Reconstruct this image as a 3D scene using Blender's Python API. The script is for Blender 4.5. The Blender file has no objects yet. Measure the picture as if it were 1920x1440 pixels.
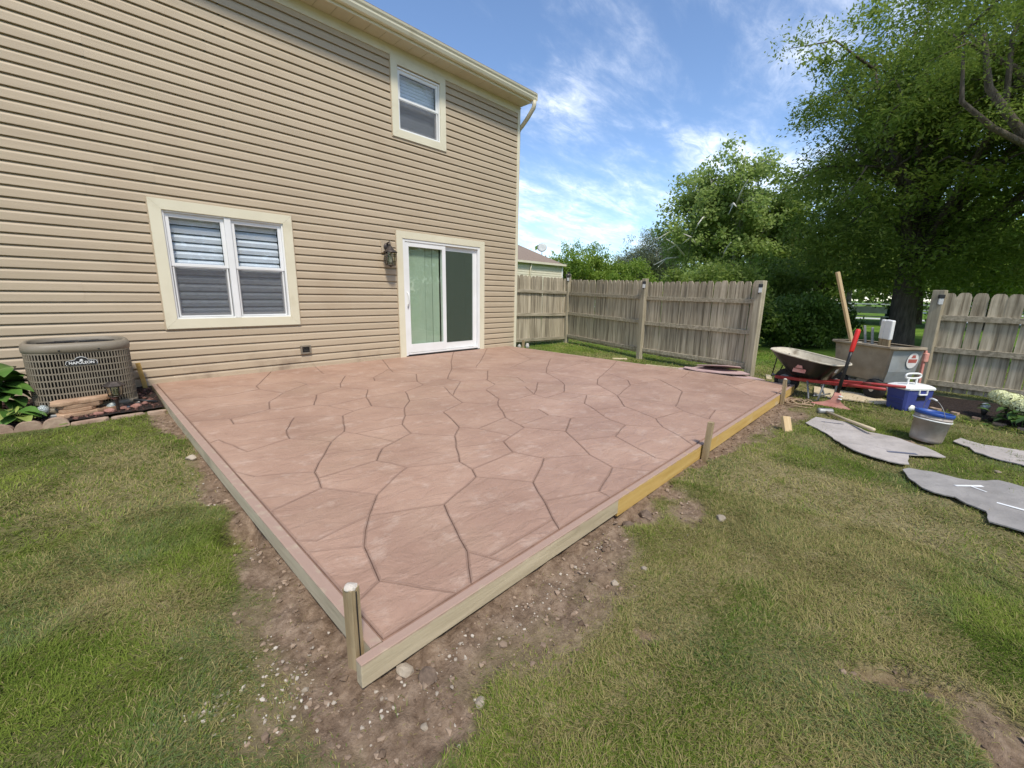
import bpy, bmesh, math, random
import numpy as np
from mathutils import Vector, Matrix, Euler
R = math.radians
random.seed(7); rng = np.random.default_rng(7)
scene = bpy.context.scene
COL = scene.collection

# ------------------------------------------------------------------ camera
cam_d = bpy.data.cameras.new('camera'); cam = bpy.data.objects.new('camera', cam_d); COL.objects.link(cam)
cam_d.sensor_width = 36.0; cam_d.lens = 36.0*782.87/1920.0; cam_d.clip_start = 0.05; cam_d.clip_end = 2000
YAW, PIT, ROL = R(46.122), R(12.1717), R(1.0206)
cf = Vector((math.sin(YAW)*math.cos(PIT), math.cos(YAW)*math.cos(PIT), -math.sin(PIT)))
cr = Vector((math.cos(YAW), -math.sin(YAW), 0)); cu = cr.cross(cf)
cr2 = cr*math.cos(ROL)+cu*math.sin(ROL); cu2 = -cr*math.sin(ROL)+cu*math.cos(ROL)
CAMP = Vector((-7.0843, -6.7408, 1.1708))
cam.matrix_world = Matrix(((cr2.x, cu2.x, -cf.x, CAMP.x), (cr2.y, cu2.y, -cf.y, CAMP.y), (cr2.z, cu2.z, -cf.z, CAMP.z), (0, 0, 0, 1)))
scene.camera = cam

# ------------------------------------------------------------------ sky, sun, exposure
SUN_EL, SUN_AZ = R(56), R(206)          # azimuth clockwise from +Y: the sun stands behind the camera, a little to its left
w = bpy.data.worlds.new('World'); scene.world = w; w.use_nodes = True
nt = w.node_tree; nd = nt.nodes; lk = nt.links; nd.clear()
out = nd.new('ShaderNodeOutputWorld'); bg = nd.new('ShaderNodeBackground'); lk.new(bg.outputs[0], out.inputs[0])
sky = nd.new('ShaderNodeTexSky'); sky.sky_type = 'NISHITA'; sky.sun_disc = False
sky.sun_elevation = SUN_EL; sky.sun_rotation = SUN_AZ; sky.air_density = 0.9; sky.dust_density = 0.15; sky.ozone_density = 3.6
tc = nd.new('ShaderNodeTexCoord'); sep = nd.new('ShaderNodeSeparateXYZ'); lk.new(tc.outputs['Generated'], sep.inputs[0])
def mth(op, a, b=None, c=None):
    n = nd.new('ShaderNodeMath'); n.operation = op
    for i, v in enumerate((a, b, c)):
        if v is None: continue
        if isinstance(v, (int, float)): n.inputs[i].default_value = v
        else: lk.new(v, n.inputs[i])
    return n.outputs[0]
den = mth('ADD', mth('MAXIMUM', sep.outputs[2], 0.0), 0.16)
cmb = nd.new('ShaderNodeCombineXYZ'); lk.new(mth('DIVIDE', sep.outputs[0], den), cmb.inputs[0]); lk.new(mth('DIVIDE', sep.outputs[1], den), cmb.inputs[1])
mp = nd.new('ShaderNodeMapping'); mp.inputs['Location'].default_value = (3.1, 1.9, 0); mp.inputs['Scale'].default_value = (0.8, 1.7, 1); mp.inputs['Rotation'].default_value = (0, 0, R(25))
lk.new(cmb.outputs[0], mp.inputs[0])
n1 = nd.new('ShaderNodeTexNoise'); n1.inputs['Scale'].default_value = 1.7; n1.inputs['Detail'].default_value = 9; n1.inputs['Roughness'].default_value = 0.62; n1.inputs['Distortion'].default_value = 0.35
lk.new(mp.outputs[0], n1.inputs[0])
n2 = nd.new('ShaderNodeTexNoise'); n2.inputs['Scale'].default_value = 0.42; n2.inputs['Detail'].default_value = 3
lk.new(mp.outputs[0], n2.inputs[0])
cl = mth('ADD', n1.outputs[0], mth('MULTIPLY', mth('SUBTRACT', n2.outputs[0], 0.5), 0.9))
rmp = nd.new('ShaderNodeMapRange'); rmp.interpolation_type = 'SMOOTHSTEP'; rmp.inputs['From Min'].default_value = 0.37; rmp.inputs['From Max'].default_value = 0.82
lk.new(cl, rmp.inputs[0])
mixc = nd.new('ShaderNodeMix'); mixc.data_type = 'RGBA'
n3 = nd.new('ShaderNodeTexNoise'); n3.inputs['Scale'].default_value = 7.5; n3.inputs['Detail'].default_value = 8; n3.inputs['Roughness'].default_value = 0.68; n3.inputs['Distortion'].default_value = 0.6
lk.new(mp.outputs[0], n3.inputs[0])
wsp = nd.new('ShaderNodeMapRange'); wsp.interpolation_type = 'SMOOTHSTEP'; wsp.inputs['From Min'].default_value = 0.30; wsp.inputs['From Max'].default_value = 0.72; lk.new(n3.outputs[0], wsp.inputs[0])
lk.new(mth('MULTIPLY', rmp.outputs[0], mth('MULTIPLY_ADD', wsp.outputs[0], 0.62, 0.14)), mixc.inputs[0]); lk.new(sky.outputs[0], mixc.inputs[6]); mixc.inputs[7].default_value = (8.6, 8.7, 8.9, 1)
lk.new(mixc.outputs[2], bg.inputs[0]); bg.inputs[1].default_value = 0.135
sl = bpy.data.lights.new('sun', 'SUN'); so = bpy.data.objects.new('sun', sl); COL.objects.link(so)
sl.energy = 2.45; sl.angle = R(9); sl.color = (1.0, 0.93, 0.82)
sd = Vector((math.sin(SUN_AZ)*math.cos(SUN_EL), math.cos(SUN_AZ)*math.cos(SUN_EL), math.sin(SUN_EL)))
so.rotation_euler = (-sd).to_track_quat('-Z', 'Y').to_euler(); so.location = sd*30
vs = scene.view_settings; vs.view_transform = 'Standard'; vs.look = 'None'; vs.gamma = 1; vs.use_curve_mapping = False
vs.exposure = 0.72

# ------------------------------------------------------------------ helpers
def tag(o, label=None, cat=None, group=None, kind=None):
    for k, v in (('label', label), ('category', cat), ('group', group), ('kind', kind)):
        if v: o[k] = v
    return o
def empty(name, loc=(0, 0, 0), rz=0, parent=None):
    o = bpy.data.objects.new(name, None); COL.objects.link(o); o.location = loc; o.rotation_euler = (0, 0, rz)
    o.empty_display_size = 0.1
    if parent: o.parent = parent
    return o
def copy_tree(o, parent=None):
    kids = list(o.children)
    c = o.copy(); COL.objects.link(c)
    if parent: c.parent = parent
    for k in kids: copy_tree(k, c)
    return c
class MB:
    def __init__(s): s.v = []; s.f = []; s.sm = []
    def add(s, vs, fs, smooth=False, M=None):
        n = len(s.v)
        for p in vs: s.v.append(tuple(M @ Vector(p)) if M else tuple(p))
        for f in fs: s.f.append([i+n for i in f]); s.sm.append(smooth)
        return s
    def box(s, c, d, M=None, rz=0, ch=0.0):
        x, y, z = d[0]/2, d[1]/2, d[2]/2
        B = Matrix.Translation(Vector(c)) @ Matrix.Rotation(rz, 4, 'Z')
        if M: B = M @ B
        if ch <= 0:
            vs = [(-x, -y, -z), (x, -y, -z), (x, y, -z), (-x, y, -z), (-x, -y, z), (x, -y, z), (x, y, z), (-x, y, z)]
            fs = [(0, 3, 2, 1), (4, 5, 6, 7), (0, 1, 5, 4), (1, 2, 6, 5), (2, 3, 7, 6), (3, 0, 4, 7)]
            return s.add(vs, fs, False, B)
        bm = bmesh.new(); bmesh.ops.create_cube(bm, size=1)
        for v in bm.verts: v.co = Vector((v.co.x*d[0], v.co.y*d[1], v.co.z*d[2]))
        bmesh.ops.bevel(bm, geom=list(bm.edges), offset=ch, segments=1, affect='EDGES')
        bm.verts.index_update()
        vs = [v.co.copy() for v in bm.verts]; fs = [[v.index for v in f.verts] for f in bm.faces]; bm.free()
        return s.add(vs, fs, False, B)
    def prism(s, poly, z0, z1, M=None):
        n = len(poly)
        vs = [(p[0], p[1], z0) for p in poly]+[(p[0], p[1], z1) for p in poly]
        fs = [list(range(n))[::-1], list(range(n, 2*n))]+[(i, (i+1) % n, n+(i+1) % n, n+i) for i in range(n)]
        return s.add(vs, fs, False, M)
    def lathe(s, prof, seg=20, M=None, smooth=True, cap=True):
        vs = []; fs = []
        for r_, z in prof:
            for k in range(seg):
                a = 2*math.pi*k/seg; vs.append((r_*math.cos(a), r_*math.sin(a), z))
        for i in range(len(prof)-1):
            for k in range(seg):
                k2 = (k+1) % seg; fs.append((i*seg+k, i*seg+k2, (i+1)*seg+k2, (i+1)*seg+k))
        if cap:
            fs.append(list(range(seg))[::-1]); fs.append([(len(prof)-1)*seg+k for k in range(seg)])
        return s.add(vs, fs, smooth, M)
    def tube(s, pts, rad, seg=8, M=None, smooth=True, closed=False):
        pts = [Vector(p) for p in pts]; n = len(pts)
        rad = [rad]*n if isinstance(rad, (int, float)) else rad
        vs = []; fs = []; prev = None
        for i, p in enumerate(pts):
            if closed: t = pts[(i+1) % n]-pts[i-1]
            else: t = pts[min(i+1, n-1)]-pts[max(i-1, 0)]
            t.normalize()
            if prev is None: a = t.orthogonal().normalized()
            else: a = (prev-t*prev.dot(t)).normalized()
            prev = a; b = t.cross(a)
            for k in range(seg):
                th = 2*math.pi*k/seg; vs.append(p+(a*math.cos(th)+b*math.sin(th))*rad[i])
        for i in range(n if closed else n-1):
            j = (i+1) % n
            for k in range(seg):
                k2 = (k+1) % seg; fs.append((i*seg+k, i*seg+k2, j*seg+k2, j*seg+k))
        if not closed:
            fs.append(list(range(seg))[::-1]); fs.append([(n-1)*seg+k for k in range(seg)])
        return s.add(vs, fs, smooth, M)
    def mesh(s, name):
        me = bpy.data.meshes.new(name); me.from_pydata(s.v, [], s.f); me.update()
        me.polygons.foreach_set('use_smooth', s.sm)
        return me
    def build(s, name, mat, parent=None, loc=None, rz=None):
        return link(name, s.mesh(name), mat, parent, loc, rz)
def link(name, me, mat, parent=None, loc=None, rz=None):
    o = bpy.data.objects.new(name, me); COL.objects.link(o)
    if mat and not me.materials: me.materials.append(mat)
    if parent: o.parent = parent
    if loc is not None: o.location = loc
    if rz is not None: o.rotation_euler = (0, 0, rz)
    return o
def npmesh(name, V, F, mat, col=None, smooth=False):
    """big mesh from numpy: V (n,3), F (m,k) all the same k"""
    me = bpy.data.meshes.new(name); n, m, k = len(V), len(F), F.shape[1]
    me.vertices.add(n); me.vertices.foreach_set('co', V.astype(np.float32).ravel())
    me.loops.add(m*k); me.loops.foreach_set('vertex_index', F.astype(np.int32).ravel())
    me.polygons.add(m); me.polygons.foreach_set('loop_start', np.arange(m, dtype=np.int32)*k)
    try: me.polygons.foreach_set('loop_total', np.full(m, k, dtype=np.int32))
    except Exception: pass
    me.polygons.foreach_set('use_smooth', np.full(m, smooth))
    if col is not None:
        a = me.attributes.new('tint', 'FLOAT_COLOR', 'POINT'); c4 = np.ones((n, 4), np.float32); c4[:, :3] = col
        a.data.foreach_set('color', c4.ravel())
    me.update(calc_edges=True); me.materials.append(mat)
    return me

# value noise for placing things
_lat = rng.random((64, 64))
def vnoise(x, y, sc):
    x = np.asarray(x)*sc+1000.37; y = np.asarray(y)*sc+1000.71
    xi = np.floor(x).astype(int); yi = np.floor(y).astype(int); fx = x-xi; fy = y-yi
    fx = fx*fx*(3-2*fx); fy = fy*fy*(3-2*fy)
    g = lambda a, b: _lat[a % 64, b % 64]
    return (g(xi, yi)*(1-fx)+g(xi+1, yi)*fx)*(1-fy)+(g(xi, yi+1)*(1-fx)+g(xi+1, yi+1)*fx)*fy
def fbm(x, y, sc): return (vnoise(x, y, sc)+.5*vnoise(x, y, sc*2.1)+.25*vnoise(x, y, sc*4.3))/1.75
def sstep(a, b, x): t = np.clip((np.asarray(x, float)-a)/(b-a), 0, 1); return t*t*(3-2*t)

# ------------------------------------------------------------------ materials
def newmat(name):
    m = bpy.data.materials.new(name); m.use_nodes = True; t = m.node_tree; p = t.nodes['Principled BSDF']; return m, t, p
def lin(c): return tuple(c)+(1,) if len(c) == 3 else c
def pm(name, c1, c2, scale=4, stretch=(1, 1, 1), rough=.7, bump=.15, bscale=None, vary=.0, c3=None, metal=0, spec=.4, dist=.002, detail=6, coord='Object', pos=(.35, .7), dirt=None):
    m, t, p = newmat(name); N = t.nodes; L = t.links
    tc = N.new('ShaderNodeTexCoord'); mp = N.new('ShaderNodeMapping'); mp.inputs['Scale'].default_value = stretch
    L.new(tc.outputs[coord], mp.inputs[0])
    oi = N.new('ShaderNodeObjectInfo')
    if vary > 0:
        cx = N.new('ShaderNodeCombineXYZ'); mm = N.new('ShaderNodeMath'); mm.operation = 'MULTIPLY'; mm.inputs[1].default_value = 37.0
        L.new(oi.outputs['Random'], mm.inputs[0])
        for i in range(3): L.new(mm.outputs[0], cx.inputs[i])
        L.new(cx.outputs[0], mp.inputs['Location'])
    n = N.new('ShaderNodeTexNoise'); n.inputs['Scale'].default_value = scale; n.inputs['Detail'].default_value = detail; n.inputs['Roughness'].default_value = .6
    L.new(mp.outputs[0], n.inputs[0])
    cr_ = N.new('ShaderNodeValToRGB'); e = cr_.color_ramp.elements
    e[0].position, e[1].position = pos; e[0].color = lin(c1); e[1].color = lin(c2)
    if c3: x = e.new((pos[0]+pos[1])/2); x.color = lin(c3)
    L.new(n.outputs[0], cr_.inputs[0]); colr = cr_.outputs[0]
    if dirt:
        n3 = N.new('ShaderNodeTexNoise'); n3.inputs['Scale'].default_value = dirt[1]; n3.inputs['Detail'].default_value = 5
        L.new(tc.outputs['Object'], n3.inputs[0])
        r3 = N.new('ShaderNodeMapRange'); r3.inputs[1].default_value = dirt[2]; r3.inputs[2].default_value = dirt[3]; L.new(n3.outputs[0], r3.inputs[0])
        mx = N.new('ShaderNodeMix'); mx.data_type = 'RGBA'; L.new(r3.outputs[0], mx.inputs[0]); L.new(colr, mx.inputs[6]); mx.inputs[7].default_value = lin(dirt[0]); colr = mx.outputs[2]
    if vary > 0:
        hs = N.new('ShaderNodeHueSaturation'); mr = N.new('ShaderNodeMapRange'); mr.inputs[3].default_value = 1-vary; mr.inputs[4].default_value = 1+vary
        L.new(oi.outputs['Random'], mr.inputs[0]); L.new(mr.outputs[0], hs.inputs['Value']); L.new(colr, hs.inputs['Color']); colr = hs.outputs[0]
    L.new(colr, p.inputs['Base Color']); p.inputs['Roughness'].default_value = rough; p.inputs['Metallic'].default_value = metal
    p.inputs['Specular IOR Level'].default_value = spec
    if bump > 0:
        n2 = N.new('ShaderNodeTexNoise'); n2.inputs['Scale'].default_value = bscale or scale*4; n2.inputs['Detail'].default_value = 7
        L.new(mp.outputs[0], n2.inputs[0])
        b = N.new('ShaderNodeBump'); b.inputs['Strength'].default_value = bump; b.inputs['Distance'].default_value = dist*5
        L.new(n2.outputs[0], b.inputs['Height']); L.new(b.outputs[0], p.inputs['Normal'])
    m['c'] = 1
    return m
def leafmat(name, c, c2, transl=.35, rough=.45):
    m, t, p = newmat(name); N = t.nodes; L = t.links
    at = N.new('ShaderNodeAttribute'); at.attribute_name = 'tint'
    mx = N.new('ShaderNodeMix'); mx.data_type = 'RGBA'; L.new(at.outputs['Fac'], mx.inputs[0]); mx.inputs[6].default_value = lin(c); mx.inputs[7].default_value = lin(c2)
    L.new(mx.outputs[2], p.inputs['Base Color']); p.inputs['Roughness'].default_value = rough; p.inputs['Specular IOR Level'].default_value = .35
    tr = N.new('ShaderNodeBsdfTranslucent'); L.new(mx.outputs[2], tr.inputs[0])
    ms = N.new('ShaderNodeMixShader'); ms.inputs[0].default_value = transl
    L.new(p.outputs[0], ms.inputs[1]); L.new(tr.outputs[0], ms.inputs[2]); L.new(ms.outputs[0], N['Material Output'].inputs[0])
    return m
def glassmat(name, tint, refl=.08, rough=0.0):
    m, t, p = newmat(name); N = t.nodes; L = t.links
    tr = N.new('ShaderNodeBsdfTransparent'); tr.inputs[0].default_value = lin(tint)
    gl = N.new('ShaderNodeBsdfGlossy'); gl.inputs['Roughness'].default_value = rough
    lw = N.new('ShaderNodeLayerWeight'); lw.inputs[0].default_value = .5
    pw = N.new('ShaderNodeMath'); pw.operation = 'POWER'; L.new(lw.outputs['Facing'], pw.inputs[0]); pw.inputs[1].default_value = 4.0
    a = N.new('ShaderNodeMath'); a.operation = 'MULTIPLY_ADD'; a.use_clamp = True; L.new(pw.outputs[0], a.inputs[0]); a.inputs[1].default_value = .55; a.inputs[2].default_value = refl
    ms = N.new('ShaderNodeMixShader'); L.new(a.outputs[0], ms.inputs[0]); L.new(tr.outputs[0], ms.inputs[1]); L.new(gl.outputs[0], ms.inputs[2])
    L.new(ms.outputs[0], N['Material Output'].inputs[0]); return m
def screenmat(name, col, op):
    m, t, p = newmat(name); N = t.nodes; L = t.links
    tr = N.new('ShaderNodeBsdfTransparent'); ms = N.new('ShaderNodeMixShader'); ms.inputs[0].default_value = op
    p.inputs['Base Color'].default_value = lin(col); p.inputs['Roughness'].default_value = .7
    L.new(tr.outputs[0], ms.inputs[1]); L.new(p.outputs[0], ms.inputs[2]); L.new(ms.outputs[0], N['Material Output'].inputs[0]); return m
M = {}
M['siding'] = pm('siding', (.425, .34, .235), (.48, .388, .272), 3, (.35, 1, 6), .55, .10, 60, vary=.035, dist=.0006, dirt=((.40, .31, .21), 1.3, .55, .85))
def splash(m):
    t = m.node_tree; N = t.nodes; L = t.links; p = N['Principled BSDF']; src = p.inputs['Base Color'].links[0].from_socket
    g = N.new('ShaderNodeTexCoord'); s = N.new('ShaderNodeSeparateXYZ'); L.new(g.outputs['Object'], s.inputs[0])
    h = N.new('ShaderNodeMapRange'); h.inputs[1].default_value = .34; h.inputs[2].default_value = .03; L.new(s.outputs[2], h.inputs[0])
    n = N.new('ShaderNodeTexNoise'); n.inputs['Scale'].default_value = 1.9; n.inputs['Detail'].default_value = 7; n.inputs['Roughness'].default_value = .65; L.new(g.outputs['Object'], n.inputs[0])
    k = N.new('ShaderNodeMapRange'); k.inputs[1].default_value = .50; k.inputs[2].default_value = .72; L.new(n.outputs[0], k.inputs[0])
    f = N.new('ShaderNodeMath'); f.operation = 'MULTIPLY'; L.new(h.outputs[0], f.inputs[0]); L.new(k.outputs[0], f.inputs[1])
    x = N.new('ShaderNodeMix'); x.data_type = 'RGBA'; L.new(f.outputs[0], x.inputs[0]); L.new(src, x.inputs[6]); x.inputs[7].default_value = (.23, .165, .115, 1); L.new(x.outputs[2], p.inputs['Base Color'])
splash(M['siding'])                            # mud splashed on the lowest laps
M['cream'] = pm('cream_trim', (.66, .61, .455), (.72, .67, .51), 2, rough=.5, bump=.05, dirt=((.5, .44, .29), 3, .6, .9))
M['white'] = pm('white_vinyl', (.74, .74, .72), (.80, .80, .79), 3, rough=.35, bump=.0)
M['soffit'] = pm('soffit', (.55, .50, .37), (.60, .55, .41), 2, rough=.55, bump=.0)
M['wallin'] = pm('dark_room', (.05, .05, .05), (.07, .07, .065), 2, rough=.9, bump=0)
M['glass'] = glassmat('window_glass', (.92, .94, .95), .05)
M['glassg'] = glassmat('green_door_glass', (.88, .92, .88), .06)
M['screen'] = screenmat('insect_screen', (.10, .10, .11), .36)
M['screeng'] = screenmat('door_screen', (.075, .105, .075), .5)
M['blind'] = pm('blind_fabric', (.74, .77, .82), (.82, .84, .88), 6, rough=.8, bump=.0, vary=.05)
M['blindg'] = pm('door_blind', (.50, .57, .48), (.56, .63, .54), 6, rough=.8, bump=.0, vary=.03)
M['shingle'] = pm('roof_shingle', (.20, .15, .115), (.29, .225, .175), 14, rough=.9, bump=.5, vary=.08)
M['nsiding'] = pm('pale_siding', (.66, .60, .46), (.70, .64, .50), 3, rough=.6, bump=0, vary=.02)
M['bronze'] = pm('bronze_metal', (.06, .05, .045), (.13, .105, .09), 9, rough=.5, bump=.1, metal=.6)
M['black'] = pm('black_plastic', (.012, .012, .013), (.03, .03, .03), 6, rough=.45, bump=.1)
M['seeded'] = glassmat('seeded_glass', (.75, .75, .66), .12, .15)
M['acmetal'] = pm('beige_painted_steel', (.20, .17, .128), (.245, .21, .158), 5, rough=.5, bump=.05, dirt=((.155, .13, .095), 4, .5, .9))
M['acdark'] = pm('condenser_coil', (.008, .007, .006), (.02, .018, .016), 30, (1, 1, .1), .6, .3, metal=.3)
M['concrete'] = pm('grey_concrete', (.36, .34, .31), (.48, .46, .42), 9, rough=.9, bump=.4)
M['paver'] = pm('tan_paver', (.27, .165, .10), (.46, .31, .20), 7, rough=.9, bump=.6, vary=.25)
M['edger'] = pm('edging_block', (.27, .18, .13), (.45, .335, .24), 8, rough=.9, bump=.5, vary=.1)
M['mulch'] = pm('mulch', (.022, .014, .010), (.07, .042, .03), 30, rough=.95, bump=1, dist=.01)
M['brick'] = pm('red_stone', (.22, .10, .075), (.36, .19, .15), 9, rough=.9, bump=.5, vary=.15)
M['fence'] = pm('weathered_fence_wood', (.185, .152, .10), (.52, .45, .33), 3.2, (9, 9, .55), .85, .45, 14, vary=.20, c3=(.385, .33, .235), dist=.0016, dirt=((.12, .098, .062), 2.6, .52, .74))
M['post'] = pm('weathered_post_wood', (.25, .215, .145), (.47, .415, .30), 3, (9, 9, .5), .85, .4, 14, vary=.1, dist=.0016, dirt=((.12, .11, .075), 2.5, .55, .8))
M['picketcut'] = M['fence']
M['formold'] = pm('weathered_form_board', (.38, .315, .205), (.55, .465, .32), 2.5, (.6, 6, 6), .85, .35, 10, vary=.06, dist=.0012, dirt=((.24, .19, .12), 3, .54, .8))
M['formyel'] = pm('yellow_form_board', (.46, .29, .08), (.58, .40, .14), 2.5, (.6, 6, 8), .8, .3, 10, vary=.05, dist=.001, dirt=((.55, .47, .33), 2.5, .62, .75))
M['stake'] = pm('stake_wood', (.24, .175, .095), (.42, .325, .19), 3, (9, 9, .8), .85, .45, 12, vary=.1, dist=.0014)
M['lumber'] = pm('new_lumber', (.52, .37, .19), (.66, .50, .29), 3, (8, 8, .6), .75, .2, 12, vary=.08, dist=.001)
M['lumberx'] = pm('new_lumber_flat', (.50, .40, .25), (.62, .52, .35), 3, (1, 8, 8), .75, .2, 12, vary=.08, dist=.001)
M['mortar'] = pm('dried_mortar', (.50, .44, .37), (.64, .58, .50), 14, rough=.95, bump=.7)
M['red'] = pm('red_paint', (.33, .03, .03), (.42, .06, .05), 5, rough=.45, bump=.1, dirt=((.40, .22, .18), 7, .55, .85))
M['redgrip'] = pm('red_grip', (.55, .02, .015), (.62, .03, .025), 5, rough=.4, bump=.05)
M['pinkblade'] = pm('worn_red_steel', (.55, .20, .16), (.66, .36, .28), 6, rough=.6, bump=.2)
M['tray'] = pm('black_steel_tray', (.006, .006, .007), (.022, .021, .02), 4, rough=.3, bump=.15, metal=.0, dirt=((.10, .09, .08), 6, .66, .9))
M['trayin'] = pm('cement_caked_tray', (.42, .37, .28), (.60, .55, .44), 6, rough=.9, bump=.6, dirt=((.22, .18, .13), 6, .55, .7))
M['rubber'] = pm('rubber', (.014, .013, .012), (.035, .032, .028), 10, rough=.85, bump=.3)
M['galv'] = pm('grey_steel', (.22, .22, .21), (.34, .34, .33), 5, rough=.5, bump=.15, metal=.4)
M['tub'] = pm('cement_stained_tub', (.27, .215, .145), (.43, .36, .26), 3.2, rough=.8, bump=.3, dirt=((.16, .13, .09), 4.0, .55, .8))
M['tubend'] = pm('grey_tub_end', (.27, .29, .29), (.36, .38, .375), 3.2, rough=.6, bump=.2, dirt=((.24, .23, .20), 5, .5, .8))
M['blue'] = pm('blue_plastic', (.045, .06, .23), (.065, .085, .29), 5, rough=.5, bump=.1, dirt=((.12, .13, .26), 8, .58, .85))
M['bluelid'] = pm('blue_rim', (.02, .065, .27), (.035, .09, .33), 5, rough=.4, bump=.05)
M['wplastic'] = pm('white_plastic', (.74, .74, .70), (.82, .82, .79), 5, rough=.4, bump=.03)
M['bucket'] = pm('cloudy_bucket', (.30, .25, .21), (.46, .41, .37), 7, rough=.5, bump=.15, dirt=((.60, .56, .52), 9, .58, .8))
M['mat'] = pm('grey_rubber_mat', (.33, .295, .265), (.46, .415, .38), 3.5, rough=.9, bump=.8, bscale=7, dist=.006, dirt=((.20, .18, .17), 7, .60, .78))
M['mat2'] = pm('dark_grey_rubber_mat', (.23, .215, .20), (.33, .31, .29), 3.5, rough=.85, bump=.8, bscale=7, dist=.006, dirt=((.38, .35, .33), 3, .55, .85))
M['matpink'] = pm('pink_dusted_mat', (.40, .28, .26), (.52, .38, .35), 3.5, rough=.8, bump=.4, bscale=9, dist=.003, vary=.08)
M['tape'] = pm('chalk_mark', (.70, .72, .72), (.78, .78, .78), 9, rough=.8, bump=.0)
M['ink'] = pm('dark_scuff', (.10, .11, .15), (.15, .16, .21), 9, rough=.8, bump=.0)
M['rope'] = pm('tan_rope', (.28, .19, .11), (.42, .31, .20), 20, rough=.95, bump=.4)
M['rockb'] = pm('brown_rock', (.10, .07, .05), (.24, .17, .12), 14, rough=.95, bump=.7)
M['stone'] = pm('pale_stone', (.25, .20, .145), (.40, .345, .27), 12, rough=.95, bump=.5, vary=.2)
M['deadwood'] = pm('bleached_deadwood', (.50, .47, .40), (.66, .63, .56), 5, rough=.9, bump=.2)
M['barkd'] = pm('dark_bark', (.07, .055, .04), (.17, .14, .105), 5, (4, 4, .7), .95, .8, 9, dist=.01)
M['barkl'] = pm('pale_bark', (.24, .22, .18), (.42, .40, .34), 5, (3, 3, .8), .95, .5, 9, dist=.006)
M['green_steel'] = pm('green_bin_steel', (.015, .035, .03), (.02, .05, .04), 5, rough=.6, bump=.1)
M['greyrail'] = pm('pale_rail', (.42, .44, .42), (.52, .54, .52), 5, rough=.7, bump=.0)
M['path'] = pm('pale_path', (.46, .46, .43), (.55, .55, .52), 2, rough=.9, bump=.1)
M['decal'] = pm('white_decal', (.72, .70, .66), (.80, .78, .74), 8, rough=.5, bump=.0)
M['text_w'] = pm('white_print', (.75, .75, .73), (.78, .78, .76), 8, rough=.5, bump=0)
M['text_r'] = pm('red_print', (.40, .10, .08), (.48, .14, .11), 8, rough=.5, bump=0)

# ------------------------------------------------------------------ ground
def gz0(x, y):
    x = np.asarray(x, float); y = np.asarray(y, float)
    g = -.098-.0065*np.clip(x+6.5, 0, 8)
    g = g+(.022+.048*sstep(-6.45, -6.2, x))*sstep(-3.2, -.3, y)*(x < 6)
    return g
def ell(x, y, cx, cy, rx, ry, rot=0, soft=.5):
    c, s = math.cos(rot), math.sin(rot); dx = (x-cx)*c+(y-cy)*s; dy = -(x-cx)*s+(y-cy)*c
    return 1-sstep(1-soft, 1+soft, np.sqrt((dx/rx)**2+(dy/ry)**2))
def dirt_mask(x, y):
    x = np.asarray(x, float); y = np.asarray(y, float)
    n = fbm(x, y, 5.0)-.5; n2 = fbm(x, y, 14.)-.5
    wl = .09+.14*sstep(-3.9, -4.9, y)+.04*np.sin(y*3.1)
    dl = -6.55-x
    left = (1-sstep(wl*.45, wl*1.6, dl+n*.28))*(y > -5.95)*(y < -1.3)*(x < -6.4)
    wf = .17+.20*sstep(-4.7, -5.6, x)-.20*np.exp(-((x+3.7)/.42)**2)+.14*np.exp(-((x+1.7)/.8)**2)-.14*sstep(-.9, -.3, x)
    wf = np.maximum(wf*.85, .03); df = -5.63-y
    front = (1-sstep(wf*.4, wf*1.6, df+n*.36))*(x > -6.75)*(x < -.2)*(y < -5.5)
    d = np.maximum(left, front)
    for a in ((-6.62, -5.62, .16, .28), (-6.70, -5.62, .07, .20), (-6.56, -5.88, .18, .12), (-5.28, -6.84, .05, .13, .6), (-5.24, -6.99, .04, .10, .5), (-5.36, -7.13, .17, .10, .3),
              (-5.71, -6.19, .055, .045), (-4.62, -5.90, .16, .10), (-1.56, -5.86, .3, .16), (-1.75, -6.83, .10, .2), (-7.0, -4.7, .02, .02)):
        d = np.maximum(d, ell(x+n*.12, y+n2*.12, *a[:4], a[4] if len(a) > 4 else 0)*(.92))
    return np.clip(d+n2*.35*(d > .08)*(d < .95), 0, 1)
def dry_mask(x, y):
    x = np.asarray(x, float); y = np.asarray(y, float)
    d = sstep(.42, .72, fbm(x+7.7, y-3.1, .9))*.7+.60*sstep(-5.75, -6.15, y)*sstep(-6.3, -5.6, x)*sstep(.36, .66, fbm(x+1.7, y+5.1, 1.7))
    for a in ((-7.16, -4.47, .15, .30, .4, 1.0), (-6.96, -4.75, .13, .22, .2, 1.0), (-7.3, -3.4, .2, .35, .3, .6), (-4.9, -6.6, .55, .25, -.5, .55), (-4.1, -6.9, .5, .3, -.3, .6), (-5.2, -6.65, .3, .2, 0, .5), (-3.3, -5.95, .5, .07, -.12, 1.0), (-6.95, -2.6, .25, .5, .2, .8), (-6.8, -5.3, .3, .3, 0, .55)):
        d = np.maximum(d, ell(np.asarray(x), np.asarray(y), *a[:5], .8)*a[5])
    return np.clip(d, 0, 1)
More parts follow.
